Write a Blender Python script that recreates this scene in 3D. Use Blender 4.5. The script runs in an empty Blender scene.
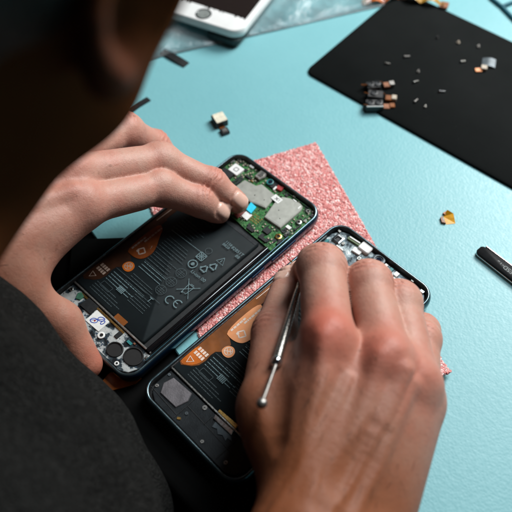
import bpy, bmesh, math, random
import numpy as np
from math import sin, cos, pi, radians, atan2, sqrt

random.seed(7)
rng = np.random.default_rng(11)
scene = bpy.context.scene
COL = scene.collection
MM = 0.001          # every dimension below is in millimetres; the phones' table frame is the world frame


# ------------------------------------------------------------------ objects, names, labels
def link(o):
    COL.objects.link(o)
    return o


def tag(o, label=None, cat=None, group=None, kind=None):
    if label: o['label'] = label
    if cat: o['category'] = cat
    if group: o['group'] = group
    if kind: o['kind'] = kind
    return o


def thing(name, label, cat, loc=(0, 0, 0), rot=(0, 0, 0), group=None):
    o = bpy.data.objects.new(name, None)
    o.empty_display_size = 0.01
    link(o)
    o.location = [c * MM for c in loc]
    o.rotation_euler = rot
    return tag(o, label, cat, group)


def mesh_obj(name, verts, faces, mats, parent=None, smooth=True, midx=None, angle=35, loc=None, rot=None):
    me = bpy.data.meshes.new(name)
    v = np.asarray(verts, dtype=float) * MM
    me.from_pydata(v.tolist(), [], faces if isinstance(faces, list) else faces.tolist())
    me.update()
    if not isinstance(mats, (list, tuple)): mats = [mats]
    for m in mats: me.materials.append(m)
    if midx is not None: me.polygons.foreach_set('material_index', np.asarray(midx, dtype=np.int32))
    if smooth:
        me.polygons.foreach_set('use_smooth', np.ones(len(me.polygons), dtype=bool))
        if angle: me.set_sharp_from_angle(angle=radians(angle))
    o = bpy.data.objects.new(name, me)
    link(o)
    if parent is not None: o.parent = parent
    if loc is not None: o.location = [c * MM for c in loc]
    if rot is not None: o.rotation_euler = rot
    return o


# ------------------------------------------------------------------ mesh builder
def rr(cx, cy, w, h, r, n=6, rot=0.0):
    """rounded rectangle outline, counter-clockwise"""
    r = min(r, w / 2 - 1e-3, h / 2 - 1e-3)
    pts = []
    for (sx, sy, a0) in ((1, 1, 0), (-1, 1, pi / 2), (-1, -1, pi), (1, -1, 3 * pi / 2)):
        ox, oy = sx * (w / 2 - r), sy * (h / 2 - r)
        for i in range(n + 1):
            a = a0 + pi / 2 * i / n
            pts.append((ox + r * cos(a), oy + r * sin(a)))
    c, s = cos(rot), sin(rot)
    return [(cx + c * x - s * y, cy + s * x + c * y) for x, y in pts]


def circ(cx, cy, r, n=20):
    return [(cx + r * cos(2 * pi * i / n), cy + r * sin(2 * pi * i / n)) for i in range(n)]


def ccw(p):
    a = sum(p[i][0] * p[(i + 1) % len(p)][1] - p[(i + 1) % len(p)][0] * p[i][1] for i in range(len(p)))
    return list(p) if a > 0 else list(reversed(p))


def inset(p, d):
    n = len(p)
    out = []
    for i in range(n):
        x0, y0 = p[i - 1]; x1, y1 = p[i]; x2, y2 = p[(i + 1) % n]
        ax, ay = x1 - x0, y1 - y0; bx, by = x2 - x1, y2 - y1
        la, lb = math.hypot(ax, ay) or 1e-9, math.hypot(bx, by) or 1e-9
        nx, ny = -ay / la - by / lb, ax / la + bx / lb
        ln = math.hypot(nx, ny) or 1e-9
        nx, ny = nx / ln, ny / ln
        cs = max(0.35, nx * -ay / la + ny * ax / la)
        out.append((x1 + nx * d / cs, y1 + ny * d / cs))
    return out


def chaikin(p, it=2):
    for _ in range(it):
        q = []
        for i in range(len(p)):
            a, b = p[i], p[(i + 1) % len(p)]
            q.append((a[0] * .75 + b[0] * .25, a[1] * .75 + b[1] * .25))
            q.append((a[0] * .25 + b[0] * .75, a[1] * .25 + b[1] * .75))
        p = q
    return p


class MB:
    def __init__(self):
        self.v = []; self.f = []; self.m = []; self.k = 0.0

    def add(self, vs, fs, mi=0):
        b = len(self.v)
        self.v += [tuple(x) for x in vs]
        self.f += [[b + i for i in f] for f in fs]
        self.m += [mi] * len(fs)

    def loft(self, rings, cap0=False, cap1=False, mi=0, closed=False):
        n = len(rings[0])
        vs = [p for r in rings for p in r]
        fs = []
        K = len(rings)
        for k in range(K if closed else K - 1):
            k2 = (k + 1) % K
            for i in range(n):
                j = (i + 1) % n
                fs.append([k * n + i, k * n + j, k2 * n + j, k2 * n + i])
        if cap0: fs.append(list(reversed(range(n))))
        if cap1: fs.append([(K - 1) * n + i for i in range(n)])
        self.add(vs, fs, mi)
        return self

    def prism(self, out, z0, z1, ch=0.0, mi=0, bottom=True):
        out = ccw(out)
        R = [[(x, y, z0) for x, y in out]]
        if ch > 0:
            R.append([(x, y, z1 - ch) for x, y in out])
            R.append([(x, y, z1) for x, y in inset(out, ch)])
        else:
            R.append([(x, y, z1) for x, y in out])
        return self.loft(R, bottom, True, mi)

    def box(self, x0, x1, y0, y1, z0, z1, ch=0.0, mi=0):
        return self.prism([(x0, y0), (x1, y0), (x1, y1), (x0, y1)], z0, z1, ch, mi)

    def tube(self, path, rad, n=12, mi=0, caps=True):
        P = [np.array(p, float) for p in path]
        if not hasattr(rad, '__len__'): rad = [rad] * len(P)
        rings = []
        t = P[1] - P[0]; t /= np.linalg.norm(t)
        a = np.array((0, 0, 1.0)) if abs(t[2]) < .9 else np.array((1.0, 0, 0))
        u = np.cross(t, a); u /= np.linalg.norm(u)
        for i, p in enumerate(P):
            t = P[min(i + 1, len(P) - 1)] - P[max(i - 1, 0)]
            t /= np.linalg.norm(t)
            u = u - t * (u @ t); u /= np.linalg.norm(u)
            w = np.cross(t, u)
            rings.append([tuple(p + rad[i] * (u * cos(2 * pi * k / n) + w * sin(2 * pi * k / n))) for k in range(n)])
        return self.loft(rings, caps, caps, mi)

    def stroke(self, pts, w, z, mi=0, closed=False):
        """flat printed line; every stroke sits a hair above the last so none are coplanar"""
        self.k += 0.0015
        z = z + self.k
        pts = [tuple(p) for p in pts]
        if closed: pts = pts + [pts[0], pts[1]]
        L, Rr = [], []
        n = len(pts)
        for i in range(n):
            a = pts[max(i - 1, 0)]; b = pts[min(i + 1, n - 1)]
            dx, dy = b[0] - a[0], b[1] - a[1]; l = math.hypot(dx, dy) or 1e-9
            nx, ny = -dy / l * w / 2, dx / l * w / 2
            L.append((pts[i][0] + nx, pts[i][1] + ny, z)); Rr.append((pts[i][0] - nx, pts[i][1] - ny, z))
        fs = [[n + i, n + i + 1, i + 1, i] for i in (range(n - 2) if closed else range(n - 1))]
        self.add(L + Rr, fs, mi)

    def flat(self, out, z, mi=0):
        self.k += 0.0015
        out = ccw(out)
        self.add([(x, y, z + self.k) for x, y in out], [list(range(len(out)))], mi)

    def text(self, s, size, x, y, z, rot=0.0, mi=0, align='LEFT'):
        cu = bpy.data.curves.new('lettering', 'FONT')
        cu.body = s; cu.size = size; cu.align_x = align; cu.fill_mode = 'FRONT'; cu.resolution_u = 3
        ob = bpy.data.objects.new('lettering', cu)
        link(ob)
        dg = bpy.context.evaluated_depsgraph_get()
        me = bpy.data.meshes.new_from_object(ob.evaluated_get(dg))
        self.k += 0.0015
        c, sn = cos(rot), sin(rot)
        vs = [(x + c * v.co.x - sn * v.co.y, y + sn * v.co.x + c * v.co.y, z + self.k) for v in me.vertices]
        self.add(vs, [list(p.vertices) for p in me.polygons], mi)
        bpy.data.objects.remove(ob); bpy.data.curves.remove(cu); bpy.data.meshes.remove(me)

    def build(self, name, mats, parent=None, smooth=True, angle=35, loc=None, rot=None):
        return mesh_obj(name, self.v, self.f, mats, parent, smooth, self.m, angle, loc, rot)


# ------------------------------------------------------------------ materials
def new_mat(name):
    m = bpy.data.materials.new(name)
    m.use_nodes = True
    nt = m.node_tree
    nt.nodes.clear()
    out = nt.nodes.new('ShaderNodeOutputMaterial')
    bs = nt.nodes.new('ShaderNodeBsdfPrincipled')
    nt.links.new(bs.outputs[0], out.inputs[0])
    return m, nt, bs


class N:
    """short node-graph helper"""
    def __init__(s, nt): s.nt = nt
    def n(s, t, **kw):
        x = s.nt.nodes.new('ShaderNode' + t)
        for k, v in kw.items():
            if hasattr(x, k): setattr(x, k, v)
        return x
    def l(s, a, b): s.nt.links.new(a, b)
    def coord(s): return s.n('TexCoord').outputs['Object']
    def noise(s, vec, scale, detail=4, rough=.55):
        x = s.n('TexNoise'); x.inputs['Scale'].default_value = scale; x.inputs['Detail'].default_value = detail
        x.inputs['Roughness'].default_value = rough
        s.l(vec, x.inputs['Vector']); return x.outputs['Fac']
    def voro(s, vec, scale, feature='F1', out='Distance'):
        x = s.n('TexVoronoi'); x.feature = feature; x.inputs['Scale'].default_value = scale
        s.l(vec, x.inputs['Vector']); return x.outputs[out]
    def ramp(s, fac, stops, interp='LINEAR'):
        x = s.n('ValToRGB'); x.color_ramp.interpolation = interp
        el = x.color_ramp.elements
        while len(el) < len(stops): el.new(.5)
        for e, (p, c) in zip(el, stops):
            e.position = p; e.color = (*c, 1) if len(c) == 3 else c
        s.l(fac, x.inputs['Fac']); return x.outputs['Color']
    def val(s, fac, a, b):
        x = s.n('MapRange'); x.inputs[3].default_value = a; x.inputs[4].default_value = b
        s.l(fac, x.inputs[0]); return x.outputs[0]
    def mix(s, fac, a, b, mode='MIX'):
        x = s.n('Mix', data_type='RGBA', blend_type=mode)
        for sock, v in ((x.inputs[0], fac), (x.inputs[6], a), (x.inputs[7], b)):
            if hasattr(v, 'is_linked') or hasattr(v, 'links'): s.l(v, sock)
            elif isinstance(v, (int, float)): sock.default_value = v
            else: sock.default_value = (*v, 1)
        return x.outputs[2]
    def math(s, op, a, b=0.0):
        x = s.n('Math', operation=op)
        for sock, v in ((x.inputs[0], a), (x.inputs[1], b)):
            if isinstance(v, (int, float)): sock.default_value = v
            else: s.l(v, sock)
        return x.outputs[0]
    def bump(s, h, strength, dist, normal=None):
        x = s.n('Bump'); x.inputs['Strength'].default_value = strength; x.inputs['Distance'].default_value = dist
        s.l(h, x.inputs['Height'])
        if normal is not None: s.l(normal, x.inputs['Normal'])
        return x.outputs['Normal']


def simple(name, color, rough=.5, metal=0.0, var=.25, vscale=400, bump=.0, bscale=2000, coat=0.0, spec=.5, rvar=.12):
    """a surface whose colour and sheen drift a little (procedural), millimetre scale"""
    m, nt, bs = new_mat(name); g = N(nt); c = g.coord()
    f = g.noise(c, vscale, 5)
    lo = tuple(max(0, x * (1 - var)) for x in color); hi = tuple(min(1, x * (1 + var)) for x in color)
    g.l(g.ramp(f, [(.3, lo), (.7, hi)]), bs.inputs['Base Color'])
    g.l(g.val(g.noise(c, vscale * 2.3, 3), max(.02, rough - rvar), min(1, rough + rvar)), bs.inputs['Roughness'])
    bs.inputs['Metallic'].default_value = metal
    bs.inputs['Coat Weight'].default_value = coat
    bs.inputs['Coat Roughness'].default_value = .08
    bs.inputs['Specular IOR Level'].default_value = spec
    if bump: g.l(g.bump(g.noise(c, bscale, 4), bump, .0004), bs.inputs['Normal'])
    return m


M = {}
M['navy_metal'] = simple('navy_anodised_metal', (.010, .035, .075), .22, .75, .2, 60, coat=.6)
M['slate_metal'] = simple('slate_anodised_metal', (.045, .10, .125), .25, .8, .2, 60, coat=.5)
M['bright_metal'] = simple('bright_metal', (.70, .74, .76), .20, 1, .1, 200)
M['rim_metal'] = simple('rim_metal', (.16, .24, .27), .24, .9, .2, 100)
M['steel'] = simple('brushed_steel', (.50, .50, .47), .28, 1, .15, 300, .15, 3000)
M['shield'] = simple('shield_metal', (.40, .41, .37), .42, .55, .08, 150, .1, 2500)
M['nickel'] = simple('dull_nickel', (.36, .35, .33), .38, .9, .3, 500, .2, 1500)
M['gold'] = simple('gold_plate', (.75, .47, .15), .3, 1, .15, 500)
M['copper'] = simple('copper_tab', (.23, .10, .055), .45, .5, .3, 500)
M['black_plastic'] = simple('black_plastic', (.010, .011, .012), .45, 0, .3, 300, .15, 2500)
M['black_gloss'] = simple('black_gloss', (.004, .004, .005), .08, 0, .2, 200, coat=1, rvar=.04)
M['black_flex'] = simple('black_flex', (.018, .021, .024), .38, 0, .3, 250, .1, 800)
M['dark_plate'] = simple('dark_midplate', (.016, .020, .023), .36, .35, .35, 120, .15, 1600)
M['grey_plate'] = simple('grey_plate', (.10, .125, .14), .42, .3, .3, 160, .2, 1500)
M['battery'] = simple('battery_wrap', (.0125, .0175, .0195), .6, 0, .15, 60, .05, 500, spec=.1)
M['print'] = simple('grey_print', (.115, .182, .198), .6, 0, .35, 900)
M['print_dim'] = simple('dim_grey_print', (.030, .049, .055), .6, 0, .5, 900)
M['amber'] = simple('amber_film', (.52, .125, .012), .33, 0, .3, 90, .1, 500, spec=.5)
M['amber_pale'] = simple('pale_amber_film', (.84, .34, .14), .36, 0, .15, 90)
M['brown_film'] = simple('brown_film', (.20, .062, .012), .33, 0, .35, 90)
M['shaded_film'] = simple('shaded_brown_film', (.035, .012, .005), .4, 0, .4, 90, spec=.25)  # darker copies: the left hand's shade is put into these film colours
M['shaded_amber'] = simple('shaded_amber_film', (.20, .045, .006), .4, 0, .5, 130, spec=.25)
M['shaded_white'] = simple('shaded_white_print', (.34, .25, .20), .55, 0, .3, 500)
M['white_print'] = simple('white_print', (.78, .62, .52), .55, 0, .15, 500)
M['white_paint'] = simple('white_glass_paint', (.80, .81, .80), .2, 0, .04, 100, coat=.5)
M['white_label'] = simple('white_label', (.74, .76, .74), .5, 0, .1, 600)
M['ceramic'] = simple('ceramic_chip', (.42, .36, .28), .5, 0, .3, 900)
M['chip'] = simple('chip_package', (.012, .013, .014), .42, 0, .3, 500, .1, 3000)
M['cyan'] = simple('cyan_tape', (.02, .58, .80), .45, 0, .15, 300)
M['blue_ink'] = simple('blue_ink', (.03, .07, .36), .5, 0, .3, 900)
M['teal_flex'] = simple('teal_flex', (.03, .20, .21), .35, 0, .2, 200)
M['red_seal'] = simple('red_gasket', (.30, .02, .02), .5, 0, .3, 400)
M['speaker_mesh'] = simple('speaker_face', (.135, .125, .135), .5, .3, .3, 180, .3, 1200)
M['dark_hole'] = simple('dark_void', (.0025, .0025, .0025), .7, 0, .1, 200)
M['teal_wire'] = simple('teal_coating', (.008, .10, .14), .4, 0, .2, 200)
M['lens'] = simple('camera_lens', (.01, .015, .03), .05, 0, .2, 200, coat=1, rvar=.03)

# circuit board: green solder mask with lighter traces, pads and vias
m, nt, bs = new_mat('circuit_board'); g = N(nt); c = g.coord()
cell = g.voro(c, 520, 'F1', 'Color'); edge = g.voro(c, 520, 'DISTANCE_TO_EDGE')
vias = g.voro(c, 1500)
base = g.ramp(g.noise(c, 180, 5), [(.3, (.010, .055, .016)), (.55, (.022, .135, .034)), (.75, (.05, .22, .06))])
base = g.mix(g.math('LESS_THAN', edge, .0001 * 520 * .5), base, (.09, .30, .10))
base = g.mix(g.math('LESS_THAN', vias, .23), base, (.34, .38, .22))
dark = g.ramp(g.noise(c, 420, 3), [(.5, (0, 0, 0)), (.56, (1, 1, 1))])
base = g.mix(dark, base, g.mix(.5, base, (.004, .02, .008)))
g.l(base, bs.inputs['Base Color']); bs.inputs['Roughness'].default_value = .33
g.l(g.bump(g.noise(c, 900, 3), .25, .0002), bs.inputs['Normal'])
M['pcb'] = m

# tin/silver sub-board with dark blotches
m, nt, bs = new_mat('blotched_board'); g = N(nt); c = g.coord()
f = g.noise(c, 125, 5, .55); f2 = g.noise(c, 600, 3)
col = g.ramp(f, [(.40, (.010, .013, .016)), (.455, (.05, .075, .09)), (.485, (.46, .50, .50)), (.70, (.76, .77, .74))])
col = g.mix(g.ramp(f2, [(.60, (0, 0, 0)), (.68, (1, 1, 1))]), col, (.03, .06, .10))
g.l(col, bs.inputs['Base Color']); bs.inputs['Roughness'].default_value = .35; bs.inputs['Metallic'].default_value = .25
g.l(g.bump(f, .4, .0006), bs.inputs['Normal'])
M['blotch'] = m

# brushed midplate for the bare phone
m, nt, bs = new_mat('pale_midplate'); g = N(nt); c = g.coord()
f = g.noise(c, 260, 5, .6)
g.l(g.ramp(f, [(.36, (.012, .018, .022)), (.47, (.10, .14, .16)), (.60, (.36, .42, .43)), (.75, (.6, .64, .64))]), bs.inputs['Base Color'])
bs.inputs['Roughness'].default_value = .35; bs.inputs['Metallic'].default_value = .45
g.l(g.bump(f, .5, .0006), bs.inputs['Normal'])
M['midplate'] = m

# teal leatherette mat
m, nt, bs = new_mat('teal_mat'); g = N(nt); c = g.coord()
v1 = g.voro(c, 760, 'SMOOTH_F1'); n1 = g.noise(c, 300, 6, .6); n2 = g.noise(c, 14, 6, .65)
grain = g.math('ADD', g.math('MULTIPLY', v1, 1.0), g.math('MULTIPLY', n1, .9))
col = g.ramp(n2, [(.3, (.180, .430, .468)), (.7, (.205, .470, .506))])
col = g.mix(g.ramp(g.noise(c, 700, 4), [(.35, (0, 0, 0)), (.75, (1, 1, 1))]), col, g.mix(.12, col, (.10, .36, .42)))
g.l(col, bs.inputs['Base Color'])
g.l(g.val(n1, .30, .52), bs.inputs['Roughness'])
bs.inputs['Specular IOR Level'].default_value = .42
g.l(g.bump(grain, .13, .0006), bs.inputs['Normal'])
M['teal_mat'] = m

# black silicone pad
m, nt, bs = new_mat('black_pad'); g = N(nt); c = g.coord()
n1 = g.noise(c, 1600, 4); n2 = g.noise(c, 25, 4)
dust = g.ramp(g.voro(c, 170), [(0, (1, 1, 1)), (.035, (0, 0, 0))])
col = g.ramp(n2, [(.3, (.0050, .0062, .0062)), (.7, (.0075, .0088, .0088))])
col = g.mix(g.math('MULTIPLY', dust, .30), col, (.3, .3, .28))
g.l(col, bs.inputs['Base Color'])
bs.inputs['Roughness'].default_value = .75; bs.inputs['Specular IOR Level'].default_value = .05
g.l(g.bump(n1, .3, .0003), bs.inputs['Normal'])
M['black_pad'] = m

M['desk'] = simple('dark_desk', (.0035, .0034, .0032), .6, 0, .3, 40, .1, 400, spec=.12)

# pink bubble film: bumps, torn-looking white glints
m, nt, bs = new_mat('pink_foam'); g = N(nt); c = g.coord()
cellc = g.n('SeparateColor'); g.l(g.voro(c, 820, 'F1', 'Color'), cellc.inputs[0])
cellf = g.n('SeparateColor'); g.l(g.voro(c, 1300, 'F1', 'Color'), cellf.inputs[0])
vd = g.voro(c, 820); n1 = g.noise(c, 300, 5, .65); n2 = g.noise(c, 55, 3)
mixv = g.math('ADD', g.math('MULTIPLY', cellc.outputs[0], .55), g.math('ADD', g.math('MULTIPLY', cellf.outputs[1], .35), g.math('MULTIPLY', n1, .45)))
col = g.ramp(mixv, [(.35, (.50, .12, .118)), (.56, (.64, .205, .19)), (.79, (.74, .33, .31)), (.97, (.90, .70, .67))])
col = g.mix(g.ramp(n2, [(.35, (0, 0, 0)), (.7, (1, 1, 1))]), col, g.mix(.3, col, (.62, .16, .15)))
g.l(col, bs.inputs['Base Color'])
g.l(g.val(cellf.outputs[0], .08, .42), bs.inputs['Roughness'])
bs.inputs['Subsurface Weight'].default_value = .12; bs.inputs['Subsurface Radius'].default_value = (1, .4, .35); bs.inputs['Subsurface Scale'].default_value = .002
h = g.math('ADD', g.math('MULTIPLY', cellc.outputs[1], 1.0), g.math('SUBTRACT', n1, g.math('MULTIPLY', vd, .8)))
g.l(g.bump(h, .7, .0012), bs.inputs['Normal'])
M['pink'] = m

# clear plastic bag
m = bpy.data.materials.new('clear_plastic'); m.use_nodes = True; nt = m.node_tree; nt.nodes.clear(); g = N(nt)
out = g.n('OutputMaterial'); tr = g.n('BsdfTransparent'); gl = g.n('BsdfGlossy'); df = g.n('BsdfDiffuse')
c = g.coord(); f = g.noise(c, 60, 5, .6)
tr.inputs[0].default_value = (.97, .985, .985, 1)
gl.inputs['Roughness'].default_value = .12; df.inputs[0].default_value = (.78, .82, .83, 1)
nb = g.bump(f, .6, .004); g.l(nb, gl.inputs['Normal'])
m1 = g.n('MixShader'); g.l(g.val(f, .02, .22), m1.inputs[0]); g.l(tr.outputs[0], m1.inputs[1]); g.l(df.outputs[0], m1.inputs[2])
fr = g.n('Fresnel'); fr.inputs[0].default_value = 1.45; g.l(nb, fr.inputs['Normal'])
m2 = g.n('MixShader'); g.l(fr.outputs[0], m2.inputs[0]); g.l(m1.outputs[0], m2.inputs[1]); g.l(gl.outputs[0], m2.inputs[2])
g.l(m2.outputs[0], out.inputs[0])
M['bag'] = m

# dark phone display with small dust
m, nt, bs = new_mat('dead_display'); g = N(nt); c = g.coord()
d = g.ramp(g.voro(c, 260), [(0, (1, 1, 1)), (.06, (0, 0, 0))])
g.l(g.mix(g.math('MULTIPLY', d, .6), (.016, .011, .010), (.4, .38, .34)), bs.inputs['Base Color'])
bs.inputs['Roughness'].default_value = .25
M['display'] = m

# skin: attribute 'tint' r = flush, g = nail, b = warm dim light painted in as tan
def skin_mat(name, pale, flush, tan, sss=.22):
    m, nt, bs = new_mat(name); g = N(nt); c = g.coord()
    at = g.n('Attribute'); at.attribute_name = 'tint'
    sp = g.n('SeparateColor'); g.l(at.outputs['Color'], sp.inputs[0])
    mott = g.noise(c, 95, 5, .6); mott2 = g.noise(c, 330, 4, .6)
    col = g.mix(g.ramp(mott, [(.35, (0, 0, 0)), (.7, (1, 1, 1))]), pale, g.mix(.35, pale, flush))
    col = g.mix(sp.outputs[2], col, tan)  # tan: warm dim light painted into the skin colour
    col = g.mix(sp.outputs[0], col, flush)
    col = g.mix(g.ramp(mott2, [(.55, (0, 0, 0)), (.72, (1, 1, 1))]), col, g.mix(.18, col, (.20, .07, .04)))
    fre = g.ramp(g.voro(c, 125), [(0, (1, 1, 1)), (.10, (.6, .6, .6)), (.15, (0, 0, 0))])
    fmask = g.ramp(g.noise(c, 30, 2), [(.5, (0, 0, 0)), (.6, (1, 1, 1))])
    col = g.mix(g.math('MULTIPLY', g.math('MULTIPLY', fre, fmask), .55), col, (.16, .060, .030))
    col = g.mix(g.math('SUBTRACT', 1.0, at.outputs['Alpha']), col, (.11, .036, .014))  # low alpha paints the unlit head's shade into the skin colour
    gl_ = g.n('Attribute'); gl_.attribute_name = 'ear_glow'
    col = g.mix(gl_.outputs['Fac'], col, (1.0, .21, .018))  # orange glow of the backlit ear, painted into the base colour
    col = g.mix(sp.outputs[1], col, (.64, .41, .33))
    g.l(col, bs.inputs['Base Color'])
    r = g.math('SUBTRACT', g.val(g.noise(c, 700, 4), .38, .60), g.math('MULTIPLY', sp.outputs[1], .2))
    g.l(r, bs.inputs['Roughness'])
    bs.inputs['Subsurface Weight'].default_value = sss
    bs.inputs['Subsurface Radius'].default_value = (1, .32, .16)
    g.l(g.val(gl_.outputs['Fac'], .0035, .012), bs.inputs['Subsurface Scale'])
    g.l(g.math('MULTIPLY', at.outputs['Alpha'], g.val(sp.outputs[2], .40, .22)), bs.inputs['Specular IOR Level'])
    # fine skin relief: diamond creases + pores, faded on nails
    mp = g.n('Mapping'); mp.inputs['Scale'].default_value = (1, 1, 1); g.l(c, mp.inputs['Vector'])
    cr = g.voro(mp.outputs[0], 820, 'DISTANCE_TO_EDGE'); pr = g.noise(c, 1500, 3); wr = g.noise(c, 240, 5, .7)
    h = g.math('ADD', g.math('MULTIPLY', g.math('MINIMUM', cr, .14), 1.0), g.math('ADD', g.math('MULTIPLY', pr, .3), g.math('MULTIPLY', wr, 1.9)))
    b = g.n('Bump'); b.inputs['Distance'].default_value = .0006
    g.l(g.math('MULTIPLY', g.math('SUBTRACT', 1.0, sp.outputs[1]), .34), b.inputs['Strength']); g.l(h, b.inputs['Height'])
    g.l(b.outputs[0], bs.inputs['Normal'])
    return m

M['skin'] = skin_mat('skin', (.50, .285, .22), (.47, .105, .066), (.225, .070, .025))

# knitted sweater
m, nt, bs = new_mat('charcoal_knit'); g = N(nt); c = g.coord()
w = g.voro(c, 900); fk = g.n('SeparateColor'); g.l(g.voro(c, 720, 'F1', 'Color'), fk.inputs[0]); n1 = g.noise(c, 130, 5, .65); n2 = g.noise(c, 2600, 3)
col = g.ramp(n1, [(.3, (.006, .0063, .0059)), (.7, (.0135, .0138, .013))])
col = g.mix(g.ramp(n2, [(.45, (0, 0, 0)), (.75, (1, 1, 1))]), col, g.mix(.35, col, (.10, .10, .095)))
col = g.mix(g.ramp(fk.outputs[0], [(.55, (0, 0, 0)), (.95, (1, 1, 1))]), col, g.mix(.12, col, (.11, .11, .105)))
g.l(col, bs.inputs['Base Color']); bs.inputs['Roughness'].default_value = .95; bs.inputs['Specular IOR Level'].default_value = .1
n4 = g.noise(c, 420, 3)
g.l(g.bump(g.math('ADD', g.math('ADD', w, n2), g.math('MULTIPLY', n4, 2.0)), 1.0, .0016), bs.inputs['Normal'])
M['knit'] = m

# short dark hair
m, nt, bs = new_mat('short_dark_hair'); g = N(nt); c = g.coord()
wv = g.n('TexNoise'); mp = g.n('Mapping'); mp.inputs['Scale'].default_value = (1, 1, .12); g.l(c, mp.inputs['Vector']); g.l(mp.outputs[0], wv.inputs['Vector']); wv.inputs['Scale'].default_value = 900
g.l(g.ramp(wv.outputs['Fac'], [(.3, (.004, .0028, .002)), (.7, (.014, .009, .006))]), bs.inputs['Base Color'])
bs.inputs['Roughness'].default_value = .55; bs.inputs['Specular IOR Level'].default_value = .2
g.l(g.bump(wv.outputs['Fac'], .8, .001), bs.inputs['Normal'])
M['hair'] = m
# ------------------------------------------------------------------ the two opened phones (same model)
PW, PH, PR = 72.0, 152.0, 10.0


def levels(lv, mb=None, mi=0, cap0=False, cap1=False):
    mb = mb or MB()
    rings = []
    for i, z in lv:
        rings.append([(x, y, z) for x, y in rr(0, 0, PW - 2 * i, PH - 2 * i, max(PR - i, 2), 9)])
    return mb.loft(rings, cap0, cap1, mi)


def phone_body(root, shell, rim, tray):
    levels([(3.0, 0), (1.2, .35), (.25, 1.5), (0, 3.0), (.05, 5.0), (.45, 6.3), (.9, 6.9)], cap0=True).build('housing', shell, root, angle=60)
    levels([(.9, 6.9), (1.15, 7.2), (1.6, 7.42), (2.0, 7.36), (2.2, 7.05)]).build('rim', rim, root, angle=60)
    levels([(2.2, 7.05), (2.5, 6.3), (2.75, 5.4), (2.8, 3.2)], cap1=True).build('tray', tray, root, angle=30)
    # side keys on the right edge
    for y0, y1 in ((14, 24), (30, 50)):
        MB().prism(rr(35.95, (y0 + y1) / 2, 1.5, y1 - y0, .7, 4), 2.6, 4.9, .4).build('side_key', shell, root)


def tri(cx, cy, r, a0=pi / 2):
    return [(cx + r * cos(a0 + 2 * pi * k / 3), cy + r * sin(a0 + 2 * pi * k / 3)) for k in range(3)]


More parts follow.
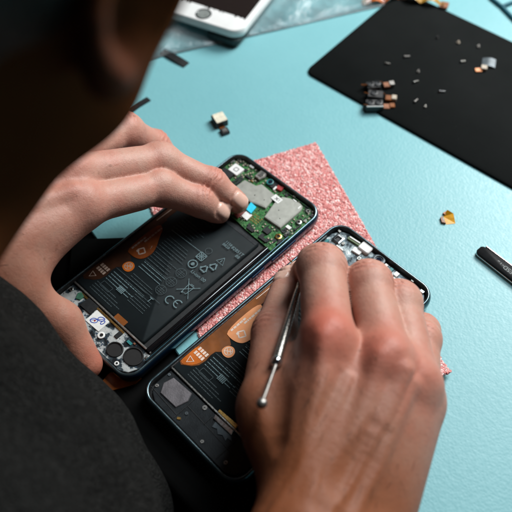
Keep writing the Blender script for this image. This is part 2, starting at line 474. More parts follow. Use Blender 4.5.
def battery(root, dim=0):
    Z = 5.6
    b = MB()
    b.prism(rr(-5.2, -10.4, 56.6, 88.4, 1.6, 4), 3.3, Z, .7)
    bat = b.build('battery', [M['battery']], root, angle=50)
    p = MB()
    z = Z + .02
    P, D = 0, 1
    # rows of small print running across the pack, left block to right block
    def rows(x0, y0, n, step, wmin, wmax, h, mi, seed):
        r = random.Random(seed)
        for i in range(n):
            y = y0 - i * step; x = x0; end = x0 + r.uniform(wmin, wmax)
            while x < end:
                w = r.uniform(.5, 1.7)
                p.flat([(x, y), (min(x + w, end), y), (min(x + w, end), y + h), (x, y + h)], z, mi)
                x += w + r.choice((.14, .14, .4))
    rows(-24.5, -46.5, 4, 1.75, 15, 23, .42, D, 1)
    rows(-22.5, -36.2, 4, 1.9, 12, 25, .42, P, 2)
    rows(-2.8, -36.0, 5, 1.75, 11, 13, .4, D, 3)
    rows(-13.5, -29.6, 4, 1.9, 15, 18, .42, D, 4)
    rows(-15.0, -20.2, 3, 2.1, 15, 19, .42, P, 5)
    rows(-15.5, -11.3, 5, 2.0, 13, 19, .42, D, 6)
    rows(-17.5, 1.2, 6, 2.0, 13, 20, .42, D, 7)
    rows(-21.0, 16.0, 5, 2.1, 15, 24, .42, D, 8)
    rows(-25.0, 26.0, 3, 2.1, 20, 26, .42, D, 9)
    p.stroke([(-23, -33.6), (12, -32.5)], .28, z, D)
    p.stroke([(-20, 5.2), (4, 6.2)], .3, z, P)
    p.stroke(rr(-17.5, -45.4, 7.5, 3.4, .2, 1), .25, z, D, True)
    # hatched square and the type letter
    for k in range(5): p.flat([(-12.2 + k * .95, -43.0), (-11.6 + k * .95, -43.0), (-11.6 + k * .95, -39.4), (-12.2 + k * .95, -39.4)], z, P)
    p.text('T', 4.6, 5.0, -36.2, z, 0, P)
    # CE mark
    p.stroke([(14.2 + 2.35 * cos(a), -27.2 + 2.35 * sin(a)) for a in np.linspace(pi * .32, pi * 1.68, 16)], .62, z, P)
    p.stroke([(19.4 + 2.35 * cos(a), -26.0 + 2.35 * sin(a)) for a in np.linspace(pi * .32, pi * 1.68, 16)], .62, z, P)
    p.stroke([(17.1, -26.0), (19.3, -26.0)], .55, z, P)
    # crossed-out bin
    bx, by = 16.4, -15.6
    p.stroke([(bx - 1.9, by + 2.4), (bx - 1.4, by - 3.2), (bx + 1.4, by - 3.2), (bx + 1.9, by + 2.4)], .4, z, P)
    p.stroke([(bx - 2.5, by + 2.6), (bx + 2.5, by + 2.6)], .45, z, P)
    p.stroke([(bx - 1, by + 3.3), (bx + 1.1, by + 3.3)], .4, z, P)
    p.stroke([(bx - 4.6, by - 4.6), (bx + 4.6, by + 4.9)], .34, z, P)
    p.stroke([(bx - 4.6, by + 4.9), (bx + 4.6, by - 4.6)], .34, z, P)
    p.flat(circ(bx - 1.1, by - 3.6, .55, 10), z, P)
    # three round approval marks
    for (cx, cy) in ((6.0, -26.2), (6.2, -18.8), (6.0, -11.2)):
        p.stroke([(cx + 3.1 * cos(a), cy + 2.9 * sin(a)) for a in np.linspace(0, 2 * pi, 25)[:-1]], .3, z, D, True)
        p.stroke([(cx - 2.2, cy + .8), (cx + 2.2, cy + .8)], .28, z, D); p.stroke([(cx - 2.6, cy - .3), (cx + 2.6, cy - .3)], .28, z, D)
        p.stroke([(cx - 2.0, cy - 1.4), (cx + 2.0, cy - 1.4)], .28, z, D); p.stroke([(cx, cy - 2.7), (cx, cy + 2.7)], .25, z, D)
    # disc, boxed cross, faint ring, house mark
    p.stroke([(6.2 + 2.6 * cos(a), -2.6 + 2.6 * sin(a)) for a in np.linspace(0, 2 * pi, 25)[:-1]], .55, z, P, True)
    p.stroke([(6.2, -3.8), (6.2, -1.4)], .5, z, P); p.flat(circ(6.2, -2.6, 1.1, 14), z, P)
    p.stroke(rr(6.1, 4.2, 4.6, 4.6, .2, 1), .45, z, P, True)
    p.stroke([(4.2, 2.3), (8.0, 6.1)], .5, z, P); p.stroke([(4.2, 6.1), (8.0, 2.3)], .5, z, P)
    for dx, dy in ((0, 1.3), (0, -1.3), (1.3, 0), (-1.3, 0)): p.flat(circ(6.1 + dx, 4.2 + dy, .45, 8), z, P)
    p.stroke([(6.4 + 2.0 * cos(a), 9.6 + 2.0 * sin(a)) for a in np.linspace(0, 2 * pi, 19)[:-1]], .3, z, D, True)
    # recycling arrows, twice, and a warning triangle
    for cx, cy, s in ((13.2, -.6, 3.0), (16.0, 4.0, 3.0)):
        T = tri(cx, cy, s, pi / 2)
        for k in range(3):
            a, b2 = np.array(T[k]), np.array(T[(k + 1) % 3]); q = a + (b2 - a) * .16; e = a + (b2 - a) * .72
            p.stroke([q, e], .75, z, P)
            d = (b2 - a) / np.linalg.norm(b2 - a); n2 = np.array((-d[1], d[0]))
            p.flat([tuple(e + n2 * .85), tuple(e - n2 * .85), tuple(e + d * 1.1)], z, P)
    p.stroke(tri(16.6, 9.5, 2.9, pi / 2), .45, z, P, True)
    p.stroke([(16.6, 8.7), (16.6, 10.6)], .4, z, P)
    p.text('Li-ion 00', 3.0, 9.0, -7.2, z, 0.03, P)
    # serial digits near the top edge (the square code beside them is left out)
    p.text('1158', 2.5, 8.6, 20.1, z, 0, P); p.text('B828', 2.5, 8.6, 17.9, z, 0, P)
    p.text('82851T', 2.9, 14.0, 19.6, z, 0, P)
    p.text('88', 2.9, 19.6, 17.0, z, 0, P)
    p.build('printed_label', [M['print'], M['print_dim']], bat, smooth=False)
    # pull tab and seam at the top of the pack
    MB().box(-32, 22.5, 30.6, 33.2, Z - .6, Z + .12, .1).build('pull_strip', M['black_flex'], bat)
    return bat


def battery_flex(root, lit):  # lit=False picks the film and print with hand shade painted in
    """amber film running up the left side of the pack, with its white warning print"""
    z = 5.72
    main = [(-33.4, -49.5), (-31.0, -50.6), (-26.6, -47.4), (-24.2, -44.2), (-23.6, -40.2), (-24.2, -36.0), (-23.8, -33.0), (-21.8, -31.2),
            (-21.0, -24.6), (-24.5, -22.4), (-27.6, -21.4), (-27.0, -8), (-27.4, 8.5), (-33.4, 8.5)]
    f = MB(); f.prism(main, 5.45, z, .08, 0)
    fl = f.build('battery_flex', [M['brown_film' if lit else 'shaded_film']], root)
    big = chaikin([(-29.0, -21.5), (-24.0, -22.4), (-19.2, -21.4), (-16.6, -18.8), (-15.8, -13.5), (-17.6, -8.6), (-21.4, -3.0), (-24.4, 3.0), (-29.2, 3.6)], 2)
    MB().prism(big, z + .01, z + .22, .06).build('amber_window', M['amber_pale'] if lit else M['shaded_amber'], fl)
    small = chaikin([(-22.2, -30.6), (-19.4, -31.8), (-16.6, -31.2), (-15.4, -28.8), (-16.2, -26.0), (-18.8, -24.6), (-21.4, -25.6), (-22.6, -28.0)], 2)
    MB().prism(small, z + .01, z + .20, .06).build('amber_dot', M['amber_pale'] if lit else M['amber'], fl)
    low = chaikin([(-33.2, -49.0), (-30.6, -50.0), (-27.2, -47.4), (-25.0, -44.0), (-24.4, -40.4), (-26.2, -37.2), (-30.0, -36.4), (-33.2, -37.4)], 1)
    MB().prism(low, z + .01, z + .12, .04).build('amber_tab', M['shaded_film'] if not lit else M['amber'], fl)
    p = MB(); z2 = z + .26
    p.stroke(tri(-29.6, -45.4, 2.2, 0.3), .5, z2, 0, True)
    for r_ in range(2):
        for k in range(4):
            x = -31.4 + k * 1.75; y = -41.6 + r_ * 2.9
            p.flat([(x, y), (x + 1.25, y), (x + 1.25, y + 2.1), (x, y + 2.1)], z2)
    p.stroke([(-19.2 + 2.2 * cos(a), -28.2 + 2.2 * sin(a)) for a in np.linspace(0, 2 * pi, 19)[:-1]], .4, z2, 0, True)
    p.stroke([(-20.8, -29.4), (-17.6, -27.0)], .5, z2); p.stroke([(-20.8, -27.4), (-18.4, -29.6)], .4, z2); p.stroke([(-19.6, -26.6), (-17.4, -28.4)], .4, z2)
    p.stroke(rr(-21.6, -16.4, 3.6, 3.6, .2, 1, pi / 4 + .3), .75, z2, 0, True)
    p.flat([(-24.2, -18.2), (-23.0, -18.6), (-22.6, -17.0), (-23.8, -16.6)], z2)
    r = random.Random(5)
    for row, (x, y0, y1) in enumerate(((-27.6, -19, -8), (-25.8, -11, 2))):
        y = y0
        while y < y1:
            h = r.uniform(.8, 2.2); p.flat([(x, y), (x + 1.1, y), (x + 1.1, y + h), (x, y + h)], z2); y += h + .35
    p.text('!', 3.4, -19.4, -12.2, z2, .4)
    p.stroke([(-31.6, 4.0), (-31.2, 22.0)], .35, z2)
    p.build('warning_print', [M['white_print'] if lit else M['shaded_white']], fl, smooth=False)
    MB().box(-33.4, -28.4, 8.51, 33, 5.45, z - .02, .06).build('flex_tail', M['brown_film' if lit else 'shaded_film'], fl)
    return fl


def screw(root, x, y, z, r=1.15, mat='steel', name='screw'):
    b = MB()
    b.prism(circ(x, y, r, 18), z - .3, z + .35, .15)
    s = b.build(name, M[mat], root)
    q = MB()
    q.k = 0
    q.stroke([(x - r * .55, y), (x + r * .55, y)], r * .25, z + .36); q.stroke([(x, y - r * .55), (x, y + r * .55)], r * .25, z + .36)
    q.build('slot', M['dark_hole'], s, smooth=False)
    return s


def standoff(root, x, y, z, r, mat='gold'):
    ring = [[(x + q * cos(a), y + q * sin(a), zz) for a in np.linspace(0, 2 * pi, 25)[:-1]] for q, zz in ((r, z - .4), (r, z + .3), (r * .88, z + .42), (r * .55, z + .42), (r * .5, z + .2), (r * .5, z - .4))]
    b = MB(); b.loft(ring)
    s = b.build('standoff', M[mat], root)
    MB().prism(circ(x, y, r * .5, 14), z - .5, z - .1).build('hole', M['dark_hole'], s)
    return s


def frame_bar(root, y, x0, x1, mat):
    MB().prism([(x0, y - .55), (x1, y - .55), (x1, y + .55), (x0, y + .55)], 3.2, 5.9, .25).build('cross_rail', mat, root)


# ---- the left phone: complete logic board, being worked on
ph1 = thing('opened_phone', 'opened phone with green circuit board, held by the left hand on the pink sheet', 'phone', (0, 0, 1.5))
phone_body(ph1, M['navy_metal'], M['rim_metal'], M['black_plastic'])
battery(ph1)
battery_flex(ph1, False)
# glossy rounded inner rail along the right of the pack
MB().tube([(28.6, -56, 4.6), (28.6, -20, 4.6), (28.6, 10, 4.6), (28.6, 34, 4.6)], 1.9, 20).build('side_rail', M['black_gloss'], ph1)
MB().tube([(32.0, -60, 5.6), (32.0, -20, 5.6), (32.0, 20, 5.6), (32.0, 48, 5.6)], .55, 12).build('gasket', M['slate_metal'], ph1)

# logic board
bd = MB()
out = [(-33, 37.2), (-19.5, 36.4), (2, 36.4), (10, 35.6), (32.9, 34.6), (32.9, 66), (31.5, 70), (28, 72.9), (-27, 72.9), (-31.2, 70.4), (-33, 66.5)]
bd.prism(out, 3.4, 4.3, .1)
board = bd.build('circuit_board', M['pcb'], ph1)
# shields
s1 = [(-16.6, 53.2), (-16.2, 61.4), (-8.0, 62.8), (-6.4, 66.0), (4.4, 65.4), (6.4, 64.2), (8.2, 54.2), (2.0, 52.6), (-1.8, 51.2), (-8, 51.6)]
MB().prism(s1, 4.3, 5.55, .35).build('shield_can', M['shield'], board)
s2 = [(12.0, 48.8), (9.0, 61.0), (9.3, 67.2), (13.6, 69.6), (20.6, 70.9), (23.0, 70.2), (24.6, 66.8), (24.6, 49.4)]
MB().prism(s2, 4.3, 5.7, .4).build('shield_can', M['shield'], board)
MB().prism(inset(ccw(s1), .8), 5.56, 5.68, .08).build('shield_lid', M['shield'], board)
MB().prism(inset(ccw(s2), .8), 5.71, 5.82, .08).build('shield_lid', M['shield'], board)
st = MB(); st.prism(rr(8.4, 63.6, 6.2, 4.2, .3, 3, -.05), 5.84, 5.95)
stick = st.build('white_sticker', M['white_label'], board)
q = MB(); q.stroke([(7.4, 62.6), (9.4, 64.6)], .45, 5.97); q.stroke([(7.4, 64.6), (9.4, 62.6)], .45, 5.97); q.stroke([(10.2, 62.6), (10.2, 64.6)], .3, 5.97)
q.build('printed_mark', M['chip'], stick, smooth=False)
# thin dark seams and stamped dimples on the shields
q = MB()
for x, y, rr_ in ((15.0, 58.2, .35), (19.6, 54.2, .3), (-3.2, 56.8, .35), (3.4, 58.0, .3)): q.flat(circ(x, y, rr_, 10), 5.84)
q.build('pinhole', M['dark_hole'], board, smooth=False)
for (x, y, w, h) in ((22.4, 68.0, .8, 2.6), (17.0, 70.0, 2.6, .7)):
    MB().box(x - w / 2, x + w / 2, y - h / 2, y + h / 2, 5.78, 5.93, .05).build('label_scrap', M['white_label'], board)
# cyan tape tab and pale flex beside the fingertip
MB().prism([(.4, 45.6), (-1.2, 51.4), (3.7, 51.0), (4.8, 45.4)], 5.0, 5.9, .1).build('cyan_tab', M['cyan'], board)
MB().prism([(1.4, 40.6), (1.0, 45.2), (5.9, 45.4), (6.2, 40.4)], 4.6, 5.2, .1).build('pale_connector', M['white_label'], board)
MB().prism([(-2.4, 38.2), (-2.6, 44.6), (1.0, 44.4), (1.2, 38.0)], 4.6, 5.1, .1).build('red_connector', simple('rose_flex', (.30, .10, .09), .4), board)
# front-facing square module with its black carrier
MB().prism(rr(-27.6, 56.6, 8.2, 7.0, .5, 3, .05), 4.3, 6.1, .2).build('black_module', M['black_plastic'], board)
w = MB(); w.prism(rr(-25.6, 63.5, 7.6, 7.0, .6, 3, .02), 4.3, 6.0, .25)
wm = w.build('white_module', M['white_paint'], board)
q = MB(); q.stroke(rr(-25.4, 63.4, 2.6, 2.6, .5, 3), .42, 6.03, 0, True); q.build('square_outline', M['chip'], wm, smooth=False)
# nickel connector, camera ring, red gasket along the top edge
b = MB(); b.prism([(-13.6, 67.2), (-14.0, 74.0), (-9.4, 74.2), (-8.1, 71.0), (-9.4, 67.0)], 4.3, 6.2, .3)
b.build('metal_bracket', M['nickel'], board)
MB().prism([(-12.6, 69.0), (-12.8, 72.6), (-10.2, 72.7), (-9.6, 70.8), (-10.4, 69.0)], 6.21, 6.5, .12).build('bracket_plate', M['steel'], board)
MB().prism(rr(-1.4, 70.6, 7.6, 5.0, .8, 3), 4.3, 5.3, .2).build('camera_well', M['chip'], board)
b = MB(); b.loft([[( -3.6 + q2 * cos(a), 70.4 + q2 * sin(a), zz) for a in np.linspace(0, 2 * pi, 25)[:-1]] for q2, zz in ((2.2, 5.3), (2.2, 6.0), (1.7, 6.1), (1.4, 5.6))], False, True)
b.build('camera_ring', M['teal_flex'], board)
MB().prism(circ(-3.6, 70.4, 1.3, 18), 5.5, 5.75, .1).build('camera_lens', M['lens'], board)
MB().prism(rr(3.6, 71.2, 4.2, 3.4, .5, 3, .2), 4.3, 5.6, .2).build('red_gasket', M['red_seal'], board)
MB().prism(rr(1.8, 69.0, 1.2, 3.0, .2, 2, .1), 4.3, 5.8, .1).build('flex_tip', M['white_label'], board)
# long dark slots and rails along the top and right edges
MB().box(10, 26, 71.6, 72.5, 4.3, 4.9, .1).build('edge_slot', M['chip'], board)
MB().box(12, 24, 70.9 + .9, 72.2, 4.92, 5.0).build('edge_slot', M['pcb'], board)
for (x, y, w_, h_, mt) in ((-20.6, 72.0, 3.2, 1.4, 'white_label'), (-32.0, 67.0, 1.2, 3.2, 'steel'), (27.2, 53.4, 3.2, 2.2, 'white_label'), (29.3, 50.0, 1.2, 3.0, 'steel'),
                           (30.9, 63.5, 1.0, 2.2, 'steel'), (-7.4, 64.4, 1.4, .8, 'gold'), (-12.8, 64.4, 2.4, 1.4, 'gold'), (14.2, 72.4, 2.0, .8, 'steel'),
                           (22.0, 37.4, 6.0, 2.0, 'chip'), (12.0, 37.6, 5.0, 2.4, 'chip'), (19.8, 43.2, 4.4, 3.8, 'chip'), (30.4, 42.2, 1.4, 4.6, 'chip'), (31.2, 57.0, 1.0, 5.4, 'chip'), (-17.9, 57.6, 1.4, 8.0, 'black_flex'),
                           (-19.9, 58.0, 1.2, 8.6, 'black_flex'), (-16.0, 64.6, 5.0, 1.3, 'black_flex'), (-14.5, 46, 6, 5, 'chip'), (-24, 46, 8, 6, 'shield'), (-24.5, 39.4, 9, 2.6, 'chip'), (-7.5, 43.5, 5, 4.4, 'chip')):
    MB().prism(rr(x, y, w_, h_, .2, 2), 4.3, 4.3 + (1.0 if mt != 'gold' else .5), .12).build({'chip': 'chip', 'gold': 'gold_pad'}.get(mt, 'connector'), M[mt], board)
standoff(board, 27.4, 44.6, 4.9, 2.0)
standoff(board, 29.0, 60.2, 4.9, 1.7, 'steel')
standoff(board, 27.6, 70.0, 4.8, 1.4, 'steel')
standoff(board, -30.0, 70.6, 4.8, 1.2, 'steel')
# gold test pads: one grid of round lands
q = MB(); r = random.Random(4)
for i in range(5):
    for j in range(4):
        if r.random() < .85: q.prism(circ(5.9 + i * 1.35 + j * .1, 42.9 + j * 1.5, .48, 10), 4.3, 4.42)
q.build('pad_grid', M['gold'], board, smooth=False)
# passive components scattered over the free board
poly_s1, poly_s2 = s1, s2
def inside(p, poly):
    x, y = p; c_ = False
    for i in range(len(poly)):
        x0, y0 = poly[i - 1]; x1, y1 = poly[i]
        if (y0 > y) != (y1 > y) and x < (x1 - x0) * (y - y0) / (y1 - y0) + x0: c_ = not c_
    return c_
busy = [(-25.6, 63.5, 5.2), (-27.6, 56.6, 5.4), (27.4, 44.6, 2.8), (29, 60.2, 2.6), (8.5, 45.2, 4.6), (-1.4, 70.6, 4.6), (3.6, 71.2, 2.8), (-11.4, 70.6, 4.4), (2, 48, 4.4), (19.8, 43.2, 3.4), (-24, 46, 5.5), (-14.5, 46, 4.2)]
r = random.Random(21); made = []
proto = {}
def smd(kind):
    if kind in proto: return proto[kind]
    b = MB()
    if kind == 'capacitor':
        b.box(-.55, .55, -.36, .36, 0, .55, .08, 0); b.box(-.80, -.56, -.38, .38, 0, .57, .05, 1); b.box(.56, .80, -.38, .38, 0, .57, .05, 1)
        o = b.build('capacitor', [M['ceramic'], M['bright_metal']], board)
    elif kind == 'resistor':
        b.box(-.5, .5, -.34, .34, 0, .4, .06, 0); b.box(-.72, -.51, -.36, .36, 0, .42, .05, 1); b.box(.51, .72, -.36, .36, 0, .42, .05, 1)
        o = b.build('resistor', [M['chip'], M['bright_metal']], board)
    else:
        b.box(-1.1, 1.1, -.9, .9, 0, .7, .1, 0); b.flat(circ(-.7, .5, .16, 8), .71, 1)
        o = b.build('driver_chip', [M['chip'], M['print']], board)
    proto[kind] = o
    return o
cnt = 0
while cnt < 190 and len(made) < 4000:
    made.append(0)
    x, y = r.uniform(-31.5, 31.8), r.uniform(37.5, 72)
    if inside((x, y), inset(ccw(s1), -.9)) or inside((x, y), inset(ccw(s2), -.9)): continue
    if any((x - bx) ** 2 + (y - by) ** 2 < br * br for bx, by, br in busy): continue
    kind = r.choice(['capacitor'] * 5 + ['resistor'] * 4 + ['driver_chip'])
    if kind == 'driver_chip' and sum(1 for c_ in board.children if c_.name.startswith('driver')) > 16: continue
    if kind != 'driver_chip' and sum(1 for c_ in board.children if c_.name.startswith(kind)) > 92: continue
    busy.append((x, y, 1.5 if kind == 'driver_chip' else 1.05))
    first = kind not in proto
    o = smd(kind)
    if not first:
        o = o.copy(); link(o); o.parent = board
    o.location = (x * MM, y * MM, 4.3 * MM); o.rotation_euler = (0, 0, r.choice((0, pi / 2)) + r.uniform(-.04, .04))
    cnt += 1

# lower sub-board of the left phone: silvery blotched board with two round wells
frame_bar(ph1, -55.4, -33.2, 30.5, M['nickel'])
lo = MB(); lo.prism([(-33, -56.4), (32, -56.4), (32.6, -65), (30, -70.4), (25.5, -73.0), (-25.5, -73.0), (-30, -70.6), (-33, -66)], 3.4, 4.7, .15)
low = lo.build('lower_board', M['blotch'], ph1)
for (x, y, rad) in ((25.2, -62.8, 5.0), (15.0, -66.8, 4.1)):
    ring = [[(x + q2 * cos(a), y + q2 * .92 * sin(a), zz) for a in np.linspace(0, 2 * pi, 33)[:-1]] for q2, zz in ((rad + .7, 4.7), (rad + .5, 5.3), (rad, 5.35), (rad - .25, 5.0), (rad - .3, 4.78))]
    MB().loft(ring, False, True).build('round_well', M['dark_hole'], low)
MB().prism(rr(-15.2, -59.4, 8.6, 6.4, .4, 2, .03), 4.7, 5.5, .15).build('chip', M['chip'], low)
MB().prism(rr(-5.0, -61.6, 10.6, 9.4, .4, 2, .05), 4.7, 5.1, .12).build('white_panel', M['white_label'], low)
q = MB(); z = 5.13                                # blue marker rings drawn on the white panel
for (cx, cy, a_, b_) in ((-6.4, -63.4, 1.9, 1.5), (-4.2, -60.2, 1.7, 1.3), (-2.0, -61.0, .8, 1.3)):
    q.stroke([(cx + a_ * cos(t) * 1, cy + b_ * sin(t) + .3 * a_ * cos(t)) for t in np.linspace(0, 2 * pi, 21)[:-1]], .5, z, 0, True)
q.stroke([(-8.4, -64.8), (-5.2, -61.6), (-2.6, -58.6)], .4, z); q.flat(circ(-6.0, -63.2, .55, 8), z, 1)
q.build('pen_mark', [M['blue_ink'], M['red_seal']], low, smooth=False)
q = MB(); rr2 = random.Random(9)                  # more marker scribbles at the left end
for k in range(7):
    x0, y0 = rr2.uniform(-31, -20), rr2.uniform(-70, -60)
    q.stroke([(x0, y0), (x0 + rr2.uniform(-1, 1.6), y0 + rr2.uniform(-1, 1.6)), (x0 + rr2.uniform(0, 2), y0 + rr2.uniform(-1.5, 1.5))], .5, 4.75)
    q.flat(circ(x0 + 1, y0 - 1.2, .5, 8), 4.75)
q.build('pen_mark', M['blue_ink'], low, smooth=False)
standoff(low, 3.4, -66.4, 5.0, 2.0, 'white_label')
standoff(low, -31.0, -59.6, 5.0, 1.2, 'steel')
standoff(low, 22.0, -71.4, 4.9, 1.3, 'white_label')
MB().prism([(-22, -57.6), (-22, -60.6), (-24.5, -61.8), (-26.4, -58.6), (-25.2, -56.8)], 4.7, 5.5, .2).build('green_contact', simple('green_patina', (.05, .16, .10), .4), low)
MB().box(-25, 11, -57.9, -56.7, 4.7, 5.4, .15).build('gold_strip', M['gold'], low)
MB().prism(rr(4.0, -53.4, 8.2, 3.4, .4, 3, .02), 5.4, 5.86, .1).build('brown_flex_tab', M['brown_film'], ph1)
for (x, y, w_, h_, mt) in ((9.8, -60.0, 2.6, 4.2, 'chip'), (17.6, -59.0, 3.4, 1.6, 'teal_flex'), (-21, -68, 2.4, 1.6, 'chip'), (-10.5, -69.0, 3.2, 2.0, 'chip'), (20, -57.6, 1.4, 1.0, 'copper'), (30.6, -58.6, 1.6, 1.6, 'steel')):
    MB().prism(rr(x, y, w_, h_, .25, 2), 4.7, 5.3, .12).build('chip' if mt == 'chip' else 'connector', M[mt], low)

# ---- the right phone: board removed, being worked on with the probe
ph2 = thing('opened_phone', 'opened phone with its circuit board removed, under the right hand', 'phone', (79.19, .575, 1.5), (0, 0, -.0268))
phone_body(ph2, M['slate_metal'], M['rim_metal'], M['black_plastic'])
battery(ph2)
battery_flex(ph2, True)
MB().tube([(28.8, -52, 4.6), (28.8, -10, 4.6), (28.8, 34, 4.6)], 1.7, 16).build('side_rail', M['black_gloss'], ph2)
frame_bar(ph2, -55.0, -33.2, 33.0, M['steel'])
MB().tube([(-33.3, -55, 5.6), (-33.3, 0, 5.6), (-33.3, 62, 5.6)], .5, 10).build('side_strip', M['bright_metal'], ph2)
mp = MB(); mp.prism([(-33, 36.0), (33, 36.0), (33, 66), (30.6, 70.8), (26, 73), (-26, 73), (-30.6, 70.8), (-33, 66)], 3.3, 4.1, .12)
mid = mp.build('midplate', M['midplate'], ph2)
MB().prism([(-12, 38), (30, 38), (30, 64), (18, 66), (4, 64), (-12, 60)], 4.1, 4.5, .2).build('inner_plate', M['grey_plate'], mid)
b = MB(); b.prism(rr(-12.0, 71.4, 7.4, 6.2, 1.3, 4, .03), 4.1, 6.6, .5)
ear = b.build('earpiece_module', M['white_paint'], mid)
MB().prism(rr(-14.4, 66.6, 5.4, 3.4, .5, 3, .1), 4.1, 5.4, .25).build('white_bracket', M['white_label'], mid)
screw(mid, -10.0, 63.6, 5.2, 1.3)
MB().prism(rr(-20.0, 70.6, 8.4, 2.2, .3, 2, .1), 4.1, 5.4, .15).build('flex_connector', simple('olive_flex', (.10, .15, .07), .45), mid)
MB().prism(rr(-20.0, 71.3, 7.2, 1.0, .2, 2, .1), 5.42, 5.8, .1).build('connector_bar', M['white_label'], mid)
ring = [[(x, y, zz) for x, y in rr(-27.4, 65.4, w_, w_, .6, 3)] for w_, zz in ((5.6, 4.1), (5.6, 5.3), (5.0, 5.5), (3.2, 5.5), (2.8, 4.6))]
MB().loft(ring).build('square_bracket', M['bright_metal'], mid)
MB().prism(rr(-27.4, 65.4, 2.2, 2.2, .3, 2), 4.1, 4.9, .1).build('bracket_core', M['chip'], mid)
b = MB(); b.loft([[(-1.6 + q2 * cos(a), 70.6 + q2 * sin(a), zz) for a in np.linspace(0, 2 * pi, 29)[:-1]] for q2, zz in ((3.7, 4.1), (3.7, 5.6), (3.1, 5.9), (2.4, 5.8), (2.1, 5.0))], False, True)
cr = b.build('camera_ring', M['grey_plate'], mid)
MB().prism(circ(-1.6, 70.6, 1.7, 20), 5.02, 5.4, .2).build('camera_lens', M['lens'], cr)
MB().prism(rr(8.6, 74.0 - .7, 36, 1.9, .9, 4), 4.12, 4.3).build('edge_slot', M['dark_hole'], mid)
for (x, y, w_, h_, mt, nm) in ((3.6, 70.6, 2.0, 2.2, 'white_label', 'connector'), (7.4, 70.0, 2.2, 3.4, 'teal_flex', 'blue_flex'), (11.4, 70.2, 2.6, 3.0, 'white_label', 'connector'),
                              (12.6, 66.6, 2.4, 2.4, 'white_label', 'connector'), (9.4, 66.6, 2.4, 1.4, 'teal_flex', 'blue_flex'), (28.4, 71.4, 2.6, 1.8, 'bright_metal', 'clip'), (28.6, 67.6, 2.4, 1.6, 'white_label', 'clip'),
                              (-22.6, 61.4, 5.2, 1.2, 'white_label', 'connector'), (-25.0, 57.6, 3.0, 2.6, 'steel', 'clip'), (-31.0, 59.6, 1.6, 3.0, 'teal_flex', 'blue_flex'), (20.4, 72.9, 2.0, 1.0, 'steel', 'clip'), (5.2, 66.2, 3.0, 1.6, 'chip', 'chip'),
                              (-6.4, 66.4, 2.0, 2.6, 'chip', 'chip'), (-30.6, 70.0, 2.0, 1.4, 'steel', 'clip'), (16.5, 69.0, 2.4, 1.8, 'grey_plate', 'clip'), (22.5, 68.0, 4.0, 2.2, 'grey_plate', 'clip')):
    MB().prism(rr(x, y, w_, h_, .3, 2), 4.1, 5.4, .15).build(nm, M[mt], mid)
for (x, y) in ((-23.4, 65.2), (2.4, 65.4), (25.4, 63.4)): screw(mid, x, y, 4.9, 1.05)
# lower end: black speaker cover, grey speaker face, screws, silver clip
b = MB(); b.prism([(-32.6, -56.0), (32.4, -56.0), (32.6, -65), (30, -70.4), (25.5, -73.0), (-25.5, -73.0), (-30, -70.6), (-32.6, -66)], 3.4, 5.0, .3)
cov = b.build('speaker_cover', M['dark_plate'], ph2)
b = MB(); b.prism([(-26.6, -68.2), (-29.6, -63.4), (-28.2, -58.0), (-15.2, -57.2), (-13.4, -61.2), (-15.2, -67.8)], 5.0, 5.7, .3)
b.build('speaker_face', M['speaker_mesh'], cov)
for (x, y, r_) in ((-5.0, -57.6, 1.35), (-31.0, -66.8, 1.0), (22.6, -69.2, 1.1), (7.0, -70.2, 1.0), (-9.2, -66.0, .9), (-31.2, -58.4, .8)): screw(cov, x, y, 5.1, r_, 'grey_plate' if r_ < 1 else 'nickel')
MB().prism(rr(-9.9, -70.4, 2.0, 1.3, .3, 3, .5), 5.0, 5.5, .12).build('gold_contact', M['gold'], cov)
MB().prism([(1.4, -56.2), (13.8, -55.7), (14.8, -58.2), (2.2, -58.6)], 5.0, 6.0, .25).build('silver_clip', M['bright_metal'], cov)
MB().prism([(4.0, -58.8), (15.4, -58.4), (17.4, -60.2), (14.6, -60.6), (15.0, -62.4), (11.8, -61.2), (9.6, -62.6), (7.4, -61.0), (4.8, -62.0)], 5.0, 5.5, .2).build('torn_foil', M['grey_plate'], cov)
MB().prism([(1.0, -53.0), (13.4, -52.3), (13.9, -54.4), (1.2, -54.6)], 5.4, 6.05, .12).build('gold_strip', M['gold'], ph2)
q = MB()
for (x0, y0, x1, y1) in ((-12, -57.5, -12, -72), (-12, -63, 30, -64.4), (1, -58, 1, -64), (18, -57, 18, -72), (-33, -69, -12, -70)):
    q.tube([(x0, y0, 5.0), ((x0 + x1) / 2, (y0 + y1) / 2, 5.0), (x1, y1, 5.0)], .28, 6)
q.build('moulded_rib', M['black_plastic'], cov)
# ------------------------------------------------------------------ the table and what lies on it
def sheet(name, outline, z0, z1, mat, ch=.4):
    b = MB(); b.prism(outline, z0, z1, ch)
    return b.build(name, mat, angle=50)

dk = sheet('desk', rr(0, 705, 2400, 1600, 6, 3), -32, -2.6, M['desk'], 2)
tag(dk, kind='structure')
fl = sheet('floor', rr(0, 0, 6000, 6000, 5, 2), -760, -750, M['desk'])
tag(fl, kind='structure')

# teal mat: its front edge runs slightly askew of the phones
ang = atan2(-.20, 1)
def matpt(u, v):
    return (42 + u * cos(ang) - v * sin(ang), -45 + u * sin(ang) + v * cos(ang))
b = MB(); b.prism([matpt(-560, 0), matpt(700, 0), matpt(700, 720), matpt(-560, 720)], -2.5, 0, .6)
tm = b.build('work_mat', M['teal_mat'])
tag(tm, 'large teal work mat with leather grain covering most of the desk', 'mat')

